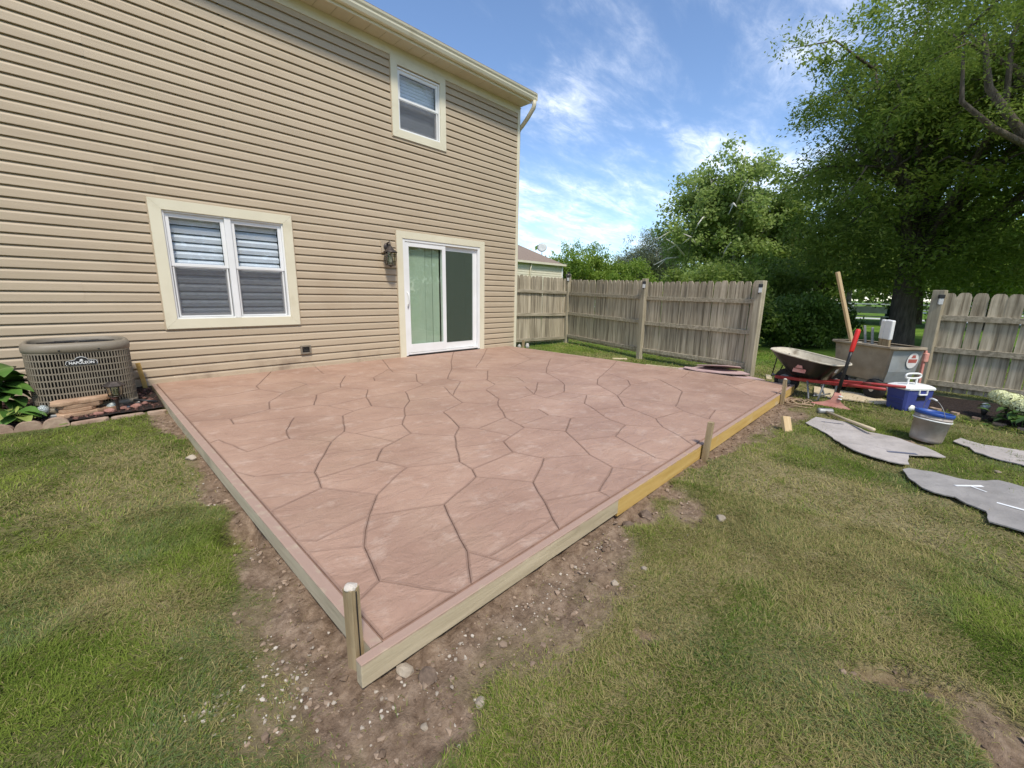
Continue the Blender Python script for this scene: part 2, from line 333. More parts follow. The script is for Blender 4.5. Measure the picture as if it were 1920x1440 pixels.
def gz(x, y):
    x = np.asarray(x, float); y = np.asarray(y, float)
    d = dirt_mask(x, y)
    h = gz0(x, y)+(fbm(x, y, 1.3)-.5)*.03+(fbm(x, y, 9)-.5)*.012
    h = h-.014*d+d*((fbm(x, y, 16)-.5)*.055+(fbm(x, y, 45)-.5)*.03)
    h = h-.11*ell(x, y, -6.64, -4.33, .10, .13)-.05*ell(x, y, -5.0, -5.67, .07, .05)
    h = h-.05*ell(x, y, -5.29, -6.83, .03, .11, .6)-.03*ell(x, y, -5.23, -6.97, .03, .09, .5)
    ins = (x > -6.49) & (x < -.3) & (y > -5.56)           # trench under the slab
    return np.where(ins, np.minimum(h, -.125), h)
def axis(lo, hi, n0, n1, d, far):
    core = np.arange(n0, n1+d*.5, d); a = [n0]; b = [n1]; s = d
    while a[-1] > lo: s *= 1.28; a.append(a[-1]-s)
    s = d
    while b[-1] < hi: s *= 1.28; b.append(b[-1]+s)
    return np.array(a[::-1][:-1]+list(core)+b[1:])
gx = axis(-700, 900, -8.4, 1.6, .028, 0); gy = axis(-700, 900, -8.4, .0, .028, 0)
XX, YY = np.meshgrid(gx, gy); ZZ = gz(XX, YY)
far = sstep(30, 60, np.hypot(XX+7, YY+7)); ZZ = ZZ*(1-far)+far*(-.15)
nx, ny = len(gx), len(gy)
idx = np.arange(nx*ny).reshape(ny, nx)
F = np.stack([idx[:-1, :-1], idx[:-1, 1:], idx[1:, 1:], idx[1:, :-1]], -1).reshape(-1, 4)
m, t, p = newmat('lawn_ground'); N = t.nodes; L = t.links
at = N.new('ShaderNodeAttribute'); at.attribute_name = 'tint'; sp_ = N.new('ShaderNodeSeparateColor'); L.new(at.outputs['Color'], sp_.inputs[0])
tcn = N.new('ShaderNodeTexCoord')
def gnoise(sc, det=6, ro=.6):
    n = N.new('ShaderNodeTexNoise'); n.inputs['Scale'].default_value = sc; n.inputs['Detail'].default_value = det; n.inputs['Roughness'].default_value = ro; L.new(tcn.outputs['Object'], n.inputs[0]); return n.outputs[0]
def gramp(f, a, b, pa=.35, pb=.68, mid=None):
    r_ = N.new('ShaderNodeValToRGB'); e = r_.color_ramp.elements; e[0].position = pa; e[1].position = pb; e[0].color = lin(a); e[1].color = lin(b)
    if mid: q = e.new((pa+pb)/2); q.color = lin(mid)
    L.new(f, r_.inputs[0]); return r_.outputs[0]
def gmix(f, a, b):
    x = N.new('ShaderNodeMix'); x.data_type = 'RGBA'; L.new(f, x.inputs[0]); L.new(a, x.inputs[6]); L.new(b, x.inputs[7]); return x.outputs[2]
soil = gramp(gnoise(22, 8, .7), (.13, .086, .056), (.34, .25, .175), mid=(.228, .16, .108))
thatch = gramp(gnoise(60, 5), (.07, .08, .022), (.17, .165, .06))
lawnfar = gramp(gnoise(.55, 7), (.075, .145, .016), (.150, .235, .034), mid=(.105, .185, .022))
straw = gramp(gnoise(70, 5), (.15, .125, .06), (.33, .275, .14)); c_ = gmix(sp_.outputs[2], gmix(sp_.outputs[1], thatch, straw), lawnfar); c_ = gmix(sp_.outputs[0], c_, soil)
L.new(c_, p.inputs['Base Color']); p.inputs['Roughness'].default_value = .95; p.inputs['Specular IOR Level'].default_value = .15
bp = N.new('ShaderNodeBump'); bp.inputs['Strength'].default_value = .9; bp.inputs['Distance'].default_value = .012; L.new(gnoise(90, 6, .7), bp.inputs['Height']); L.new(bp.outputs[0], p.inputs['Normal'])
rcam = np.hypot(XX-CAMP.x, YY-CAMP.y)
gcol = np.stack([dirt_mask(XX, YY)*(rcam < 20), dry_mask(XX, YY), sstep(7.5, 11.5, rcam)], -1).reshape(-1, 3)
gme = npmesh('lawn', np.stack([XX, YY, ZZ], -1).reshape(-1, 3), F, m, gcol, smooth=True)
tag(link('ground', gme, None), kind='structure')

# ------------------------------------------------------------------ grass blades (uncountable: one object)
BED = lambda x, y: ((x < -6.6) & (y > -1.30)) | ((y < -6.98) & (x > .22-.62*(-6.98-y)+.08*np.sin(y*21)) & (x < 1.4))
def scatter(n, r0, r1):
    th = YAW+(rng.random(n)*2-1)*R(84); r_ = np.sqrt(r0*r0+rng.random(n)*(r1*r1-r0*r0))
    x = CAMP.x+np.sin(th)*r_; y = CAMP.y+np.cos(th)*r_
    return x, y, r_
def blades(n, r0, r1, L0, wid):
    x, y, r_ = scatter(n, r0, r1)
    ok = ~((x > -6.575) & (x < -.21) & (y > -5.655)) & ~((x < .05) & (y > -.02)) & ~BED(x, y)
    d = dirt_mask(x, y); dr = dry_mask(x, y); tuft = fbm(x, y, 7.)
    ok &= rng.random(n) > np.clip(d*1.08, 0, .972)
    ok &= rng.random(n) < np.clip(1.15-.22*dr, 0, 1)*np.clip(.55+1.1*tuft, 0, 1)
    x, y, r_, d, dr, tuft = (a[ok] for a in (x, y, r_, d, dr, tuft)); n = len(x)
    z = gz(x, y)-.004
    ang = fbm(x, y, 2.6)*18+rng.normal(0, 1.15, n); lean = np.clip(rng.normal(1.22, .26, n), .3, 1.52)
    ln = L0*(.55+rng.random(n)*.8)*(.5+1.0*tuft)*(1-.5*np.clip(d*1.6, 0, 1)); wd = wid*(.7+.6*rng.random(n))
    dx, dy = np.cos(ang), np.sin(ang)
    sx, sy = -dy*wd/2, dx*wd/2
    def pt(s, l): return np.stack([x+dx*ln*s*np.sin(lean*l), y+dy*ln*s*np.sin(lean*l), z+ln*s*np.cos(lean*l)], -1)
    sd_ = np.stack([sx, sy, np.zeros(n)], -1)
    b0, m0, t0 = pt(0, .7), pt(.55, .75), pt(1.0, 1.05)
    V = np.stack([b0-sd_, b0+sd_, m0+sd_*.8, m0-sd_*.8, t0], 1).reshape(-1, 3)
    base = np.arange(n)[:, None]*5
    F = np.concatenate([base+[0, 1, 2], base+[0, 2, 3], base+[3, 2, 4]], 0)
    q = rng.random(n); h = fbm(x-3, y+9, 2.3)
    g1 = np.array([.084, .142, .015]); g2 = np.array([.222, .270, .048]); g3 = np.array([.15, .20, .085]); st = np.array([.40, .345, .15]); st2 = np.array([.26, .225, .085])
    k = np.clip(h*1.7-.38+rng.normal(0, .22, n), 0, 1)[:, None]
    c = g1*(1-k)+g2*k
    bl = (sstep(.5, .75, fbm(x+21, y+4, 1.6))*(rng.random(n) < .7))[:, None]; c = c*(1-bl*.7)+g3*bl*.7
    isdry = (rng.random(n) < .10+.66*dr+.30*d)[:, None]
    sc = st*(q[:, None])+st2*(1-q[:, None]); c = np.where(isdry, sc, c)
    c *= (.8+.4*rng.random(n))[:, None]
    return V, F, np.repeat(c, 5, 0)
gm, t, p = newmat('grass_blade'); N = t.nodes; L = t.links
at = N.new('ShaderNodeAttribute'); at.attribute_name = 'tint'; L.new(at.outputs['Color'], p.inputs['Base Color']); p.inputs['Roughness'].default_value = .7; p.inputs['Specular IOR Level'].default_value = .10
tr = N.new('ShaderNodeBsdfTranslucent'); L.new(at.outputs['Color'], tr.inputs[0]); ms = N.new('ShaderNodeMixShader'); ms.inputs[0].default_value = .3
L.new(p.outputs[0], ms.inputs[1]); L.new(tr.outputs[0], ms.inputs[2]); L.new(ms.outputs[0], N['Material Output'].inputs[0])
sets = [blades(580000, .35, 3.0, .038, .0021), blades(390000, 2.9, 6.5, .043, .0035), blades(170000, 6.4, 12.5, .060, .0085)]
off = 0; Vs, Fs, Cs = [], [], []
for V, F, c in sets: Vs.append(V); Fs.append(F+off); Cs.append(c); off += len(V)
tag(link('grass', npmesh('grass', np.concatenate(Vs), np.concatenate(Fs), gm, np.concatenate(Cs)), None), 'short patchy green and straw coloured lawn grass', 'grass', kind='stuff')

# ------------------------------------------------------------------ rubble in the dirt strip
def rocks(name, n, s0, s1, mat, region, label, cat, power=2.2):
    bm = bmesh.new(); bmesh.ops.create_icosphere(bm, subdivisions=1, radius=1); bm.verts.ensure_lookup_table()
    bv = np.array([v.co[:] for v in bm.verts]); bf = np.array([[v.index for v in f.verts] for f in bm.faces]); bm.free()
    x, y = region(n); n = len(x)
    s = s0+(s1-s0)*rng.random(n)**power
    k = len(bv)
    V = bv[None]*(1+rng.normal(0, .22, (n, k, 1)))*np.stack([s*(.8+.5*rng.random(n)), s*(.7+.4*rng.random(n)), s*(.5+.3*rng.random(n))], -1)[:, None, :]
    a = rng.random(n)*6.28; c_, s_ = np.cos(a)[:, None], np.sin(a)[:, None]
    V = np.stack([V[..., 0]*c_-V[..., 1]*s_, V[..., 0]*s_+V[..., 1]*c_, V[..., 2]], -1)
    V += np.stack([x, y, gz(x, y)+s*.25], -1)[:, None, :]
    F = (bf[None]+(np.arange(n)*k)[:, None, None]).reshape(-1, 3)
    tint = np.repeat(rng.random(n), k)[:, None]*np.ones(3)
    return tag(link(name, npmesh(name, V.reshape(-1, 3), F, mat, tint), None), label, cat, kind='stuff')
def strip_region(n):
    x = rng.uniform(-7.3, -.2, n*6); y = rng.uniform(-7.2, -1.4, n*6)
    d = dirt_mask(x, y); ok = (rng.random(n*6) < (d-.25)*.8) & ~((x > -6.56) & (y > -5.64))
    return x[ok][:n], y[ok][:n]
def tintmat(name, a, b):
    m, t, p = newmat(name); N = t.nodes; L = t.links
    at = N.new('ShaderNodeAttribute'); at.attribute_name = 'tint'; n = N.new('ShaderNodeTexNoise'); n.inputs['Scale'].default_value = 40; tcx = N.new('ShaderNodeTexCoord'); L.new(tcx.outputs['Object'], n.inputs[0])
    ad = N.new('ShaderNodeMath'); ad.operation = 'MULTIPLY_ADD'; L.new(n.outputs[0], ad.inputs[0]); ad.inputs[1].default_value = .6; 
    sb = N.new('ShaderNodeMath'); sb.operation = 'SUBTRACT'; L.new(at.outputs['Fac'], sb.inputs[0]); sb.inputs[1].default_value = .3; L.new(sb.outputs[0], ad.inputs[2])
    r_ = N.new('ShaderNodeValToRGB'); r_.color_ramp.elements[0].color = lin(a); r_.color_ramp.elements[1].color = lin(b); L.new(ad.outputs[0], r_.inputs[0]); L.new(r_.outputs[0], p.inputs['Base Color'])
    p.inputs['Roughness'].default_value = .95; p.inputs['Specular IOR Level'].default_value = .2
    return m
M['clod'] = tintmat('soil_clod', (.11, .074, .050), (.34, .25, .178)); M['gravel'] = tintmat('pale_gravel', (.22, .17, .125), (.52, .46, .38)); M['mulchchip'] = tintmat('mulch_chip', (.04, .02, .015), (.20, .105, .08))
rocks('soil_clods', 16000, .0015, .014, M['clod'], strip_region, 'loose crumbled brown soil along the form boards', 'soil', 3.6)
def gravel_region(n):
    c = [(-6.75, -5.35, .13, .16, 150), (-6.95, -5.37, .10, .07, 110), (-6.79, -5.5, .1, .15, 60), (-6.3, -5.72, .3, .05, 60), (-5.85, -5.76, .35, .06, 120), (-5.3, -5.76, .3, .09, 70), (-6.5, -5.78, .2, .14, 60), (-4.6, -6.0, .4, .15, 40), (-1.9, -5.85, .7, .15, 70), (-1.25, -6.05, .3, .12, 60), (-6.68, -3.6, .08, .5, 50), (-6.62, -4.5, .05, .3, 25), (-6.9, -4.9, .5, .6, 18)]
    xs, ys = [], []
    for cx, cy, sx, sy, k in c: xs.append(rng.normal(cx, sx*.6, k)); ys.append(rng.normal(cy, sy*.6, k))
    x, y = np.concatenate(xs), np.concatenate(ys); ok = ~((x > -6.56) & (y > -5.645)); return x[ok], y[ok]
rocks('gravel', 0, .0012, .0075, M['gravel'], gravel_region, 'scattered pale limestone chips in dirt and grass', 'gravel', 2.0)
def stone_mesh(s, seed, flat=.6):
    r_ = random.Random(seed); bm = bmesh.new(); bmesh.ops.create_icosphere(bm, subdivisions=2, radius=1)
    pl = [(Vector((r_.uniform(-1, 1), r_.uniform(-1, 1), r_.uniform(-1, 1))).normalized(), r_.uniform(.55, .9)) for _ in range(9)]
    for v in bm.verts:
        for n_, d_ in pl:
            k = v.co.dot(n_)-d_
            if k > 0: v.co -= n_*k
        v.co = Vector((v.co.x*s[0], v.co.y*s[1], v.co.z*s[2]))
    me = bpy.data.meshes.new('stone'); bm.to_mesh(me); bm.free(); return me
for i, (x, y, s, lab) in enumerate([(-4.60, -6.08, .032, 'pale tan stone lying in the grass right of the front form board'), (-6.43, -5.745, .034, 'brown clod sized rock below the overhanging corner of the front board'),
      (-6.47, -5.66, .030, 'flat tan stone tucked under the near end of the front board'), (-6.36, -5.93, .018, 'pale angular stone in dirt toward the bottom of the picture'), (-6.52, -5.86, .017, 'pale rounded stone below the corner stake in the dirt'),
      (-5.02, -5.72, .05, 'reddish brown rock in the hole where the two front boards meet'), (-4.86, -5.74, .045, 'reddish brown lump of clay beside the hole at the front board joint'), (-6.73, -5.48, .012, 'small white stone in dirt left of the corner stake'),
      (-6.60, -4.36, .022, 'pale stone beside the dug hole along the left form board'), (-6.63, -2.95, .035, 'curved pale concrete shard beside the left form board'), (-5.52, -5.92, .02, 'pale stone at grass edge in front of the weathered board'), (-5.35, -5.98, .016, 'small white stone in grass in front of the weathered board'), (-2.28, -7.36, .025, 'small pale scrap lying on grass between two grey mats')]):
    tag(link('stone', stone_mesh((s*1.2, s, s*.75), i), M['stone'] if i not in (1, 5, 6) else M['rockb'], None, (x, y, float(gz(x, y))+s*.35), i*1.3), lab, 'stone')

# ------------------------------------------------------------------ stamped patio
PN=[[-5.97,-5.4],[-6.1,-5.58],[-5.9,-5.58],[-5.93,-5.5],[-3.75,-5.58],[-3.33,-5.58],[-3.61,-5.42],[-5.51,-5.58],[-5.46,-5.5],[-5.69,-5.5],[-6.14,-4.79],[-6.43,-4.83],[-6.5,-4.76],[-6.5,-4.89],[-6.29,-5.03],[-6.18,-5.58],[-6.36,-5.3],[-6.5,-5.36],[-6.5,-5.58],[-4.62,-5.36],[-5.0,-5.49],[-5.02,-5.58],[-4.48,-5.58],[-5.34,-5.34],[-2.8,-5.58],[-2.37,-5.58],[-2.46,-5.32],[-2.88,-5.4],[-5.24,-3.79],[-5.16,-3.52],[-5.58,-3.48],[-5.45,-3.88],[-4.32,-4.0],[-4.74,-4.08],[-4.67,-4.42],[-4.42,-4.34],[-4.39,-4.26],[-5.28,-2.82],[-5.06,-2.76],[-4.93,-2.39],[-5.39,-2.46],[-1.73,-3.88],[-2.0,-4.07],[-1.35,-4.18],[-1.28,-3.97],[-5.59,-3.94],[-5.96,-3.77],[-6.13,-4.03],[-6.15,-4.14],[-5.74,-4.13],[-3.07,-1.56],[-2.74,-2.04],[-2.32,-2.1],[-2.7,-1.7],[-4.21,-3.86],[-3.95,-4.24],[-3.86,-4.03],[-5.17,-4.31],[-5.33,-4.55],[-5.35,-4.71],[-4.92,-4.68],[-4.81,-4.47],[-4.23,-4.66],[-3.87,-4.45],[-4.84,-3.94],[-5.01,-4.09],[-4.55,-1.04],[-4.83,-1.5],[-4.41,-1.61],[-4.32,-1.4],[-5.63,-3.37],[-5.81,-3.54],[-3.03,-3.73],[-3.43,-3.77],[-3.3,-4.22],[-2.93,-4.0],[-3.0,-3.82],[-6.43,-3.84],[-6.5,-3.68],[-6.5,-4.37],[-6.49,-4.38],[-6.19,-4.29],[-5.41,-4.82],[-5.2,-5.13],[-4.84,-4.92],[-5.99,-4.6],[-5.65,-4.38],[-5.15,-1.25],[-5.2,-0.99],[-5.64,-0.95],[-5.67,-1.17],[-5.53,-1.55],[-3.08,-4.59],[-2.7,-4.28],[-3.43,-4.44],[-4.15,-2.96],[-4.02,-2.83],[-3.58,-2.4],[-3.61,-2.16],[-4.02,-2.04],[-4.08,-2.26],[-3.94,-2.51],[-4.86,-3.07],[-4.65,-2.84],[-4.45,-2.43],[-5.28,-1.89],[-5.62,-1.69],[-5.77,-1.88],[-5.86,-2.2],[-5.77,-2.32],[-5.48,-2.33],[-2.67,-3.47],[-2.82,-3.13],[-3.39,-3.56],[-3.26,-5.03],[-3.58,-4.65],[-3.63,-4.74],[-3.67,-4.93],[-3.47,-5.2],[-3.66,-3.0],[-3.35,-2.84],[-3.23,-2.55],[-4.65,-3.45],[-5.0,-3.31],[-4.54,-5.12],[-4.2,-5.58],[-4.23,-5.49],[-4.02,-5.03],[-4.36,-4.86],[-5.78,-4.97],[-3.86,-3.44],[-4.27,-3.29],[-4.06,-3.63],[-6.5,-1.96],[-6.5,-2.19],[-6.22,-2.31],[-6.0,-2.26],[-6.24,-1.79],[-4.92,-1.72],[-2.66,-4.97],[-2.72,-4.43],[-2.77,-5.1],[-5.43,-2.9],[-5.78,-2.65],[-5.97,-3.01],[-6.02,-3.24],[-2.32,-3.75],[-1.99,-3.55],[-2.12,-3.36],[-2.2,-2.77],[-2.45,-3.19],[-3.72,-1.55],[-3.77,-3.57],[-3.15,-3.19],[-2.96,-3.01],[-2.79,-2.7],[-3.05,-2.37],[-6.24,-2.52],[-4.73,-2.04],[-3.79,-0.91],[-3.9,-1.2],[-6.34,-3.33],[-6.43,-2.89],[-6.5,-2.94],[-1.43,-3.33],[-5.94,-0.68],[-6.5,-0.41],[-6.5,-1.17],[-6.4,-1.13],[-6.07,-1.29],[-0.84,-4.88],[-0.87,-5.06],[-0.27,-5.15],[-0.27,-4.2],[-0.97,-4.34],[-1.44,-5.38],[-1.4,-5.58],[-0.27,-5.58],[-1.01,-1.89],[-1.31,-1.68],[-1.81,-1.88],[-1.85,-4.71],[-0.27,-2.08],[-0.27,-2.4],[-5.51,-0.69],[-5.19,-0.0],[-6.5,-0.0],[-4.57,-0.0],[-4.71,-0.7],[-1.8,-0.0],[-0.89,-0.0],[-3.41,-0.0],[-0.27,-0.0],[-0.36,-0.0],[-0.27,-2.85]]
PF=[[0,1,2,3],[4,5,6],[2,7,8,9,3],[10,11,12,13,14],[15,16,17,18],[17,16,14,13],[19,20,21,22],[7,21,20,23,8],[24,25,26,27],[28,29,30,31],[32,33,34,35,36],[37,38,39,40],[41,42,43,44],[45,46,47,48,49],[50,51,52,53],[54,32,36,55,56],[57,58,59,60,61],[55,36,35,62,63],[61,34,33,64,65,57],[66,67,68,69],[45,31,30,70,71,46],[72,73,74,75,76],[77,78,79,80,81,48,47],[60,59,82,83,84],[81,85,86,49,48],[10,85,81,80,79,12,11],[87,88,89,90,91],[92,93,75,74,94],[95,96,97,98,99,100,101],[39,38,102,103,104],[105,106,107,108,109,110],[73,72,111,112,113],[114,92,94,115,116,117,118],[119,120,121,97,96],[64,122,123,29,28,65],[124,19,22,125,126,127,128],[1,0,129,10,14,16,15],[124,84,83,23,20,19],[63,62,128,127,117,116,115],[130,119,96,95,131,132],[133,134,135,136,108,107,137],[106,105,138,67,87,91],[129,82,59,58,86,85,10],[139,140,93,92,114,141],[71,70,142,143,144,145],[100,104,103,95,101],[146,147,148,149,150,111],[72,76,75,93,146,111],[98,50,151,99],[102,123,122,131,95,103],[152,113,153,120,119,130],[28,31,45,49,86,58,57,65],[34,61,60,84,124,128,62,35],[121,120,153,113,112,154,155,156],[127,126,125,4,6,118,117],[157,143,142,37,40,110,109,108,136,135],[24,27,141,114,118,6,5],[8,23,83,82,129,0,3,9],[39,158,138,105,110,40],[159,69,68,99,151,160],[132,131,122,64,33,32,54],[30,29,123,102,38,37,142,70],[71,145,161,162,163,78,77,47,46],[147,146,93,42,41,164],[97,121,156,51,50,98],[163,162,161,145,144,143,157,135,134],[90,89,165,166,167,168,169],[170,171,172,173,174],[175,176,177,172,171,170],[39,104,100,99,68,67,138,158],[91,90,169,168,167,133,137,107,106],[113,152,130,132,54,56,55,63,115,94,74,73],[149,178,179,180,52],[43,181,175,170,174],[52,51,156,155,154,112,111,150,149],[43,42,93,140,139,181],[182,178,149,183],[89,184,185,186,166,165],[176,175,181,139,141,27,26,25],[187,185,184,89,88,87,67,66,188],[189,50,53,190],[187,188,66,69,159,191],[192,193,179,178,182],[194,183,149,148,147,164],[44,43,174,173,194,164,41],[190,53,52,180,179,193],[189,191,159,160,151,50]]

def hsh(x, y): return math.sin(x*127.1+y*311.7)*43758.5453 % 1.0
m, t, p = newmat('stamped_concrete'); N = t.nodes; L = t.links; tcn = N.new('ShaderNodeTexCoord')
oi = N.new('ShaderNodeObjectInfo')
base = gramp(gnoise(1.6, 7, .62), (.328, .200, .142), (.42, .270, .194), .36, .64, (.374, .233, .167))
pale = gramp(gnoise(4.6, 9, .75), (0, 0, 0), (1, 1, 1), .53, .68)
pc = N.new('ShaderNodeRGB'); pc.outputs[0].default_value = (.50, .365, .285, 1)
pf = N.new('ShaderNodeMath'); pf.operation = 'MULTIPLY'; pf.inputs[1].default_value = .75; L.new(pale, pf.inputs[0])
c_ = gmix(pf.outputs[0], base, pc.outputs[0])
tanf = gramp(gnoise(.9, 4), (0, 0, 0), (1, 1, 1), .55, .75); tcx = N.new('ShaderNodeRGB'); tcx.outputs[0].default_value = (.385, .265, .18, 1)
tf = N.new('ShaderNodeMath'); tf.operation = 'MULTIPLY'; tf.inputs[1].default_value = .45; L.new(tanf, tf.inputs[0]); c_ = gmix(tf.outputs[0], c_, tcx.outputs[0])
hs = N.new('ShaderNodeHueSaturation'); mr = N.new('ShaderNodeMapRange'); mr.inputs[3].default_value = .95; mr.inputs[4].default_value = 1.05; L.new(oi.outputs['Random'], mr.inputs[0]); L.new(mr.outputs[0], hs.inputs['Value']); L.new(c_, hs.inputs['Color'])
L.new(hs.outputs[0], p.inputs['Base Color'])
rr = N.new('ShaderNodeMapRange'); rr.inputs[3].default_value = .42; rr.inputs[4].default_value = .66; L.new(gnoise(3, 5), rr.inputs[0]); L.new(rr.outputs[0], p.inputs['Roughness']); p.inputs['Specular IOR Level'].default_value = .5
mpn = N.new('ShaderNodeMapping'); mpn.inputs['Scale'].default_value = (1, 1.9, 1); mpn.inputs['Rotation'].default_value = (0, 0, R(35)); L.new(tcn.outputs['Object'], mpn.inputs[0])
nz = N.new('ShaderNodeTexNoise'); nz.inputs['Scale'].default_value = 5; nz.inputs['Detail'].default_value = 8; nz.inputs['Roughness'].default_value = .62; nz.inputs['Distortion'].default_value = .8; L.new(mpn.outputs[0], nz.inputs[0])
b1 = N.new('ShaderNodeBump'); b1.inputs['Strength'].default_value = .7; b1.inputs['Distance'].default_value = .03; L.new(nz.outputs[0], b1.inputs['Height'])
b2 = N.new('ShaderNodeBump'); b2.inputs['Strength'].default_value = .25; b2.inputs['Distance'].default_value = .002; L.new(gnoise(120, 4), b2.inputs['Height']); L.new(b1.outputs[0], b2.inputs['Normal']); L.new(b2.outputs[0], p.inputs['Normal'])
M['stamp'] = m; mr.name = 'value_range'
M['stampedge'] = m.copy(); M['stampedge'].name = 'stamped_edge'; ve = M['stampedge'].node_tree.nodes['value_range']; ve.inputs[3].default_value = .74; ve.inputs[4].default_value = .82
M['joint'] = pm('joint_concrete', (.25, .157, .117), (.33, .21, .157), 8, rough=.9, bump=.4)
slab = MB().box((-3.392, -2.805, -.0545), (6.22, 5.58, .085)).build('patio', M['joint']); tag(slab, kind='structure')
XB0, XB1, YB0, YB1 = PN[0][0], 0, 0, 0
xs_ = [q[0] for q in PN]; ys_ = [q[1] for q in PN]; XB0, XB1, YB0, YB1 = min(xs_), max(xs_), min(ys_), max(ys_)
def onb(q): return (abs(q[0]-XB0) < .004)+2*(abs(q[0]-XB1) < .004)+4*(abs(q[1]-YB0) < .004)+8*(abs(q[1]-YB1) < .004)
def flag_poly(f):
    pts = []
    n = len(f)
    for i in range(n):
        a, b = PN[f[i]], PN[f[(i+1) % n]]
        pts.append(tuple(a))
        ln = math.dist(a, b)
        if onb(a) & onb(b): continue
        k = int(ln/.11)
        lo, hi = (a, b) if a < b else (b, a)
        nxv, nyv = -(hi[1]-lo[1])/ln, (hi[0]-lo[0])/ln
        bow = (hsh(lo[0]+hi[0], lo[1]*1.7+hi[1])-.5)*.05*ln
        for j in range(1, k):
            s = j/k; x, y = a[0]+(b[0]-a[0])*s, a[1]+(b[1]-a[1])*s
            sl_ = s if a < b else 1-s
            o = bow*4*sl_*(1-sl_)*.5+(hsh(round(x, 2), round(y, 2))-.5)*.011
            pts.append((x+nxv*o, y+nyv*o))
    return pts
def inset(poly, d):
    n = len(poly); res = []
    for i in range(n):
        a, b, c = Vector(poly[i-1]), Vector(poly[i]), Vector(poly[(i+1) % n])
        e1 = (b-a); e2 = (c-b)
        if e1.length < 1e-6 or e2.length < 1e-6: res.append(tuple(b)); continue
        n1 = Vector((-e1.y, e1.x)).normalized(); n2 = Vector((-e2.y, e2.x)).normalized()
        k = max(.35, 1+n1.dot(n2)); v = (n1+n2)/k*1.0
        res.append((b.x+v.x*d, b.y+v.y*d))
    return res
for f in PF:
    poly = flag_poly(f); n = len(poly)
    zj = random.uniform(-.0012, .0012)
    rings = [(inset(poly, .0008), -.022), (inset(poly, .0010), -.0055), (inset(poly, .0034), -.0016+zj), (inset(poly, .0105), zj)]
    V = []; F = []
    for rg, z in rings: V += [(q[0], q[1], z) for q in rg]
    for k in range(3):
        for i in range(n): F.append((k*n+i, k*n+(i+1) % n, (k+1)*n+(i+1) % n, (k+1)*n+i))
    F.append(list(range(3*n, 4*n)))
    mb = MB(); mb.v = V; mb.f = F; mb.sm = [False]*len(F)
    fo = mb.build('flagstone', M['stamp'], slab); fo.data.materials.append(M['joint']); fo.data.materials.append(M['stampedge']); fo.data.polygons.foreach_set('material_index', [1]*(2*n)+[2]*n+[0]*(len(F)-3*n))

# form boards and stakes -------------------------------------------------
def stained(mat, name):
    """pink colour-hardener smeared over the top edge of a form board"""
    m2 = mat.copy(); m2.name = name; t = m2.node_tree; N = t.nodes; L = t.links; p = N['Principled BSDF']
    src = p.inputs['Base Color'].links[0].from_socket
    g = N.new('ShaderNodeTexCoord'); s = N.new('ShaderNodeSeparateXYZ'); L.new(g.outputs['Object'], s.inputs[0])
    n = N.new('ShaderNodeTexNoise'); n.inputs['Scale'].default_value = 18; n.inputs['Detail'].default_value = 6; L.new(g.outputs['Object'], n.inputs[0])
    a = N.new('ShaderNodeMath'); a.operation = 'MULTIPLY_ADD'; L.new(n.outputs[0], a.inputs[0]); a.inputs[1].default_value = .022; L.new(s.outputs[2], a.inputs[2])
    r_ = N.new('ShaderNodeMapRange'); r_.inputs[1].default_value = .0; r_.inputs[2].default_value = .0085; L.new(a.outputs[0], r_.inputs[0])
    x = N.new('ShaderNodeMix'); x.data_type = 'RGBA'; L.new(r_.outputs[0], x.inputs[0]); L.new(src, x.inputs[6]); x.inputs[7].default_value = (.36, .245, .19, 1)
    L.new(x.outputs[2], p.inputs['Base Color']); return m2
M['formold_s'] = stained(M['formold'], 'stained_weathered_board'); M['formyel_s'] = stained(M['formyel'], 'stained_yellow_board')
M['formoldy'] = pm('weathered_side_board', (.38, .325, .22), (.54, .47, .33), 2.5, (6, .6, 6), .85, .35, 10, vary=.06, dist=.0012, dirt=((.24, .22, .15), 3, .55, .8)); M['formoldy_s'] = stained(M['formoldy'], 'stained_side_board')
H = .0055
def board(name, x0, x1, y0, y1, z0, z1, mat, label, tilt=0, cat='form board'):
    mb = MB(); mb.box(((x0+x1)/2, (y0+y1)/2, (z0+z1)/2), (x1-x0, y1-y0, z1-z0), ch=.0025)
    return tag(mb.build(name, mat), label, cat)
lb = MB()
ysb = np.linspace(-5.588, -.02, 24); vs_, fs_ = [], []
for i, yb in enumerate(ysb):
    bow = -.012*math.sin(math.pi*(yb+5.588)/5.57); x0, x1 = -6.549+bow, -6.5075
    for (xx, zz) in ((x0, -.091), (x1, -.091), (x1, -.003), (x0+.003, -.001), (x0, -.004)): vs_.append((xx, yb, zz))
for i in range(23):
    for k in range(5): fs_.append((i*5+k, (i+1)*5+k, (i+1)*5+(k+1) % 5, i*5+(k+1) % 5))
fs_ += [tuple(range(5)), tuple(range(23*5+4, 23*5-1, -1))]
lb.add(vs_, fs_); tag(lb.build('form_board', M['formoldy_s']), 'long weathered form board along the left edge of the patio', 'form board')
board('form_board', -6.605, -5.005, -5.632, -5.594, -.092, 0.0, M['formold_s'], 'short weathered grey form board at the near front edge of the patio')
board('form_board', -5.003, -2.215, -5.630, -5.594, -.118, -.0015, M['formyel_s'], 'yellow form board with a pale mortar drip, along the middle of the front edge')
board('form_board', -2.213, -.225, -5.630, -5.594, -.118, -.001, M['formyel_s'], 'yellow form board at the far end of the front edge')
board('form_board', -.262, -.226, -5.593, -.05, -.11, -.002, M['formoldy_s'], 'low pale form board along the far right edge of the patio by the fence')
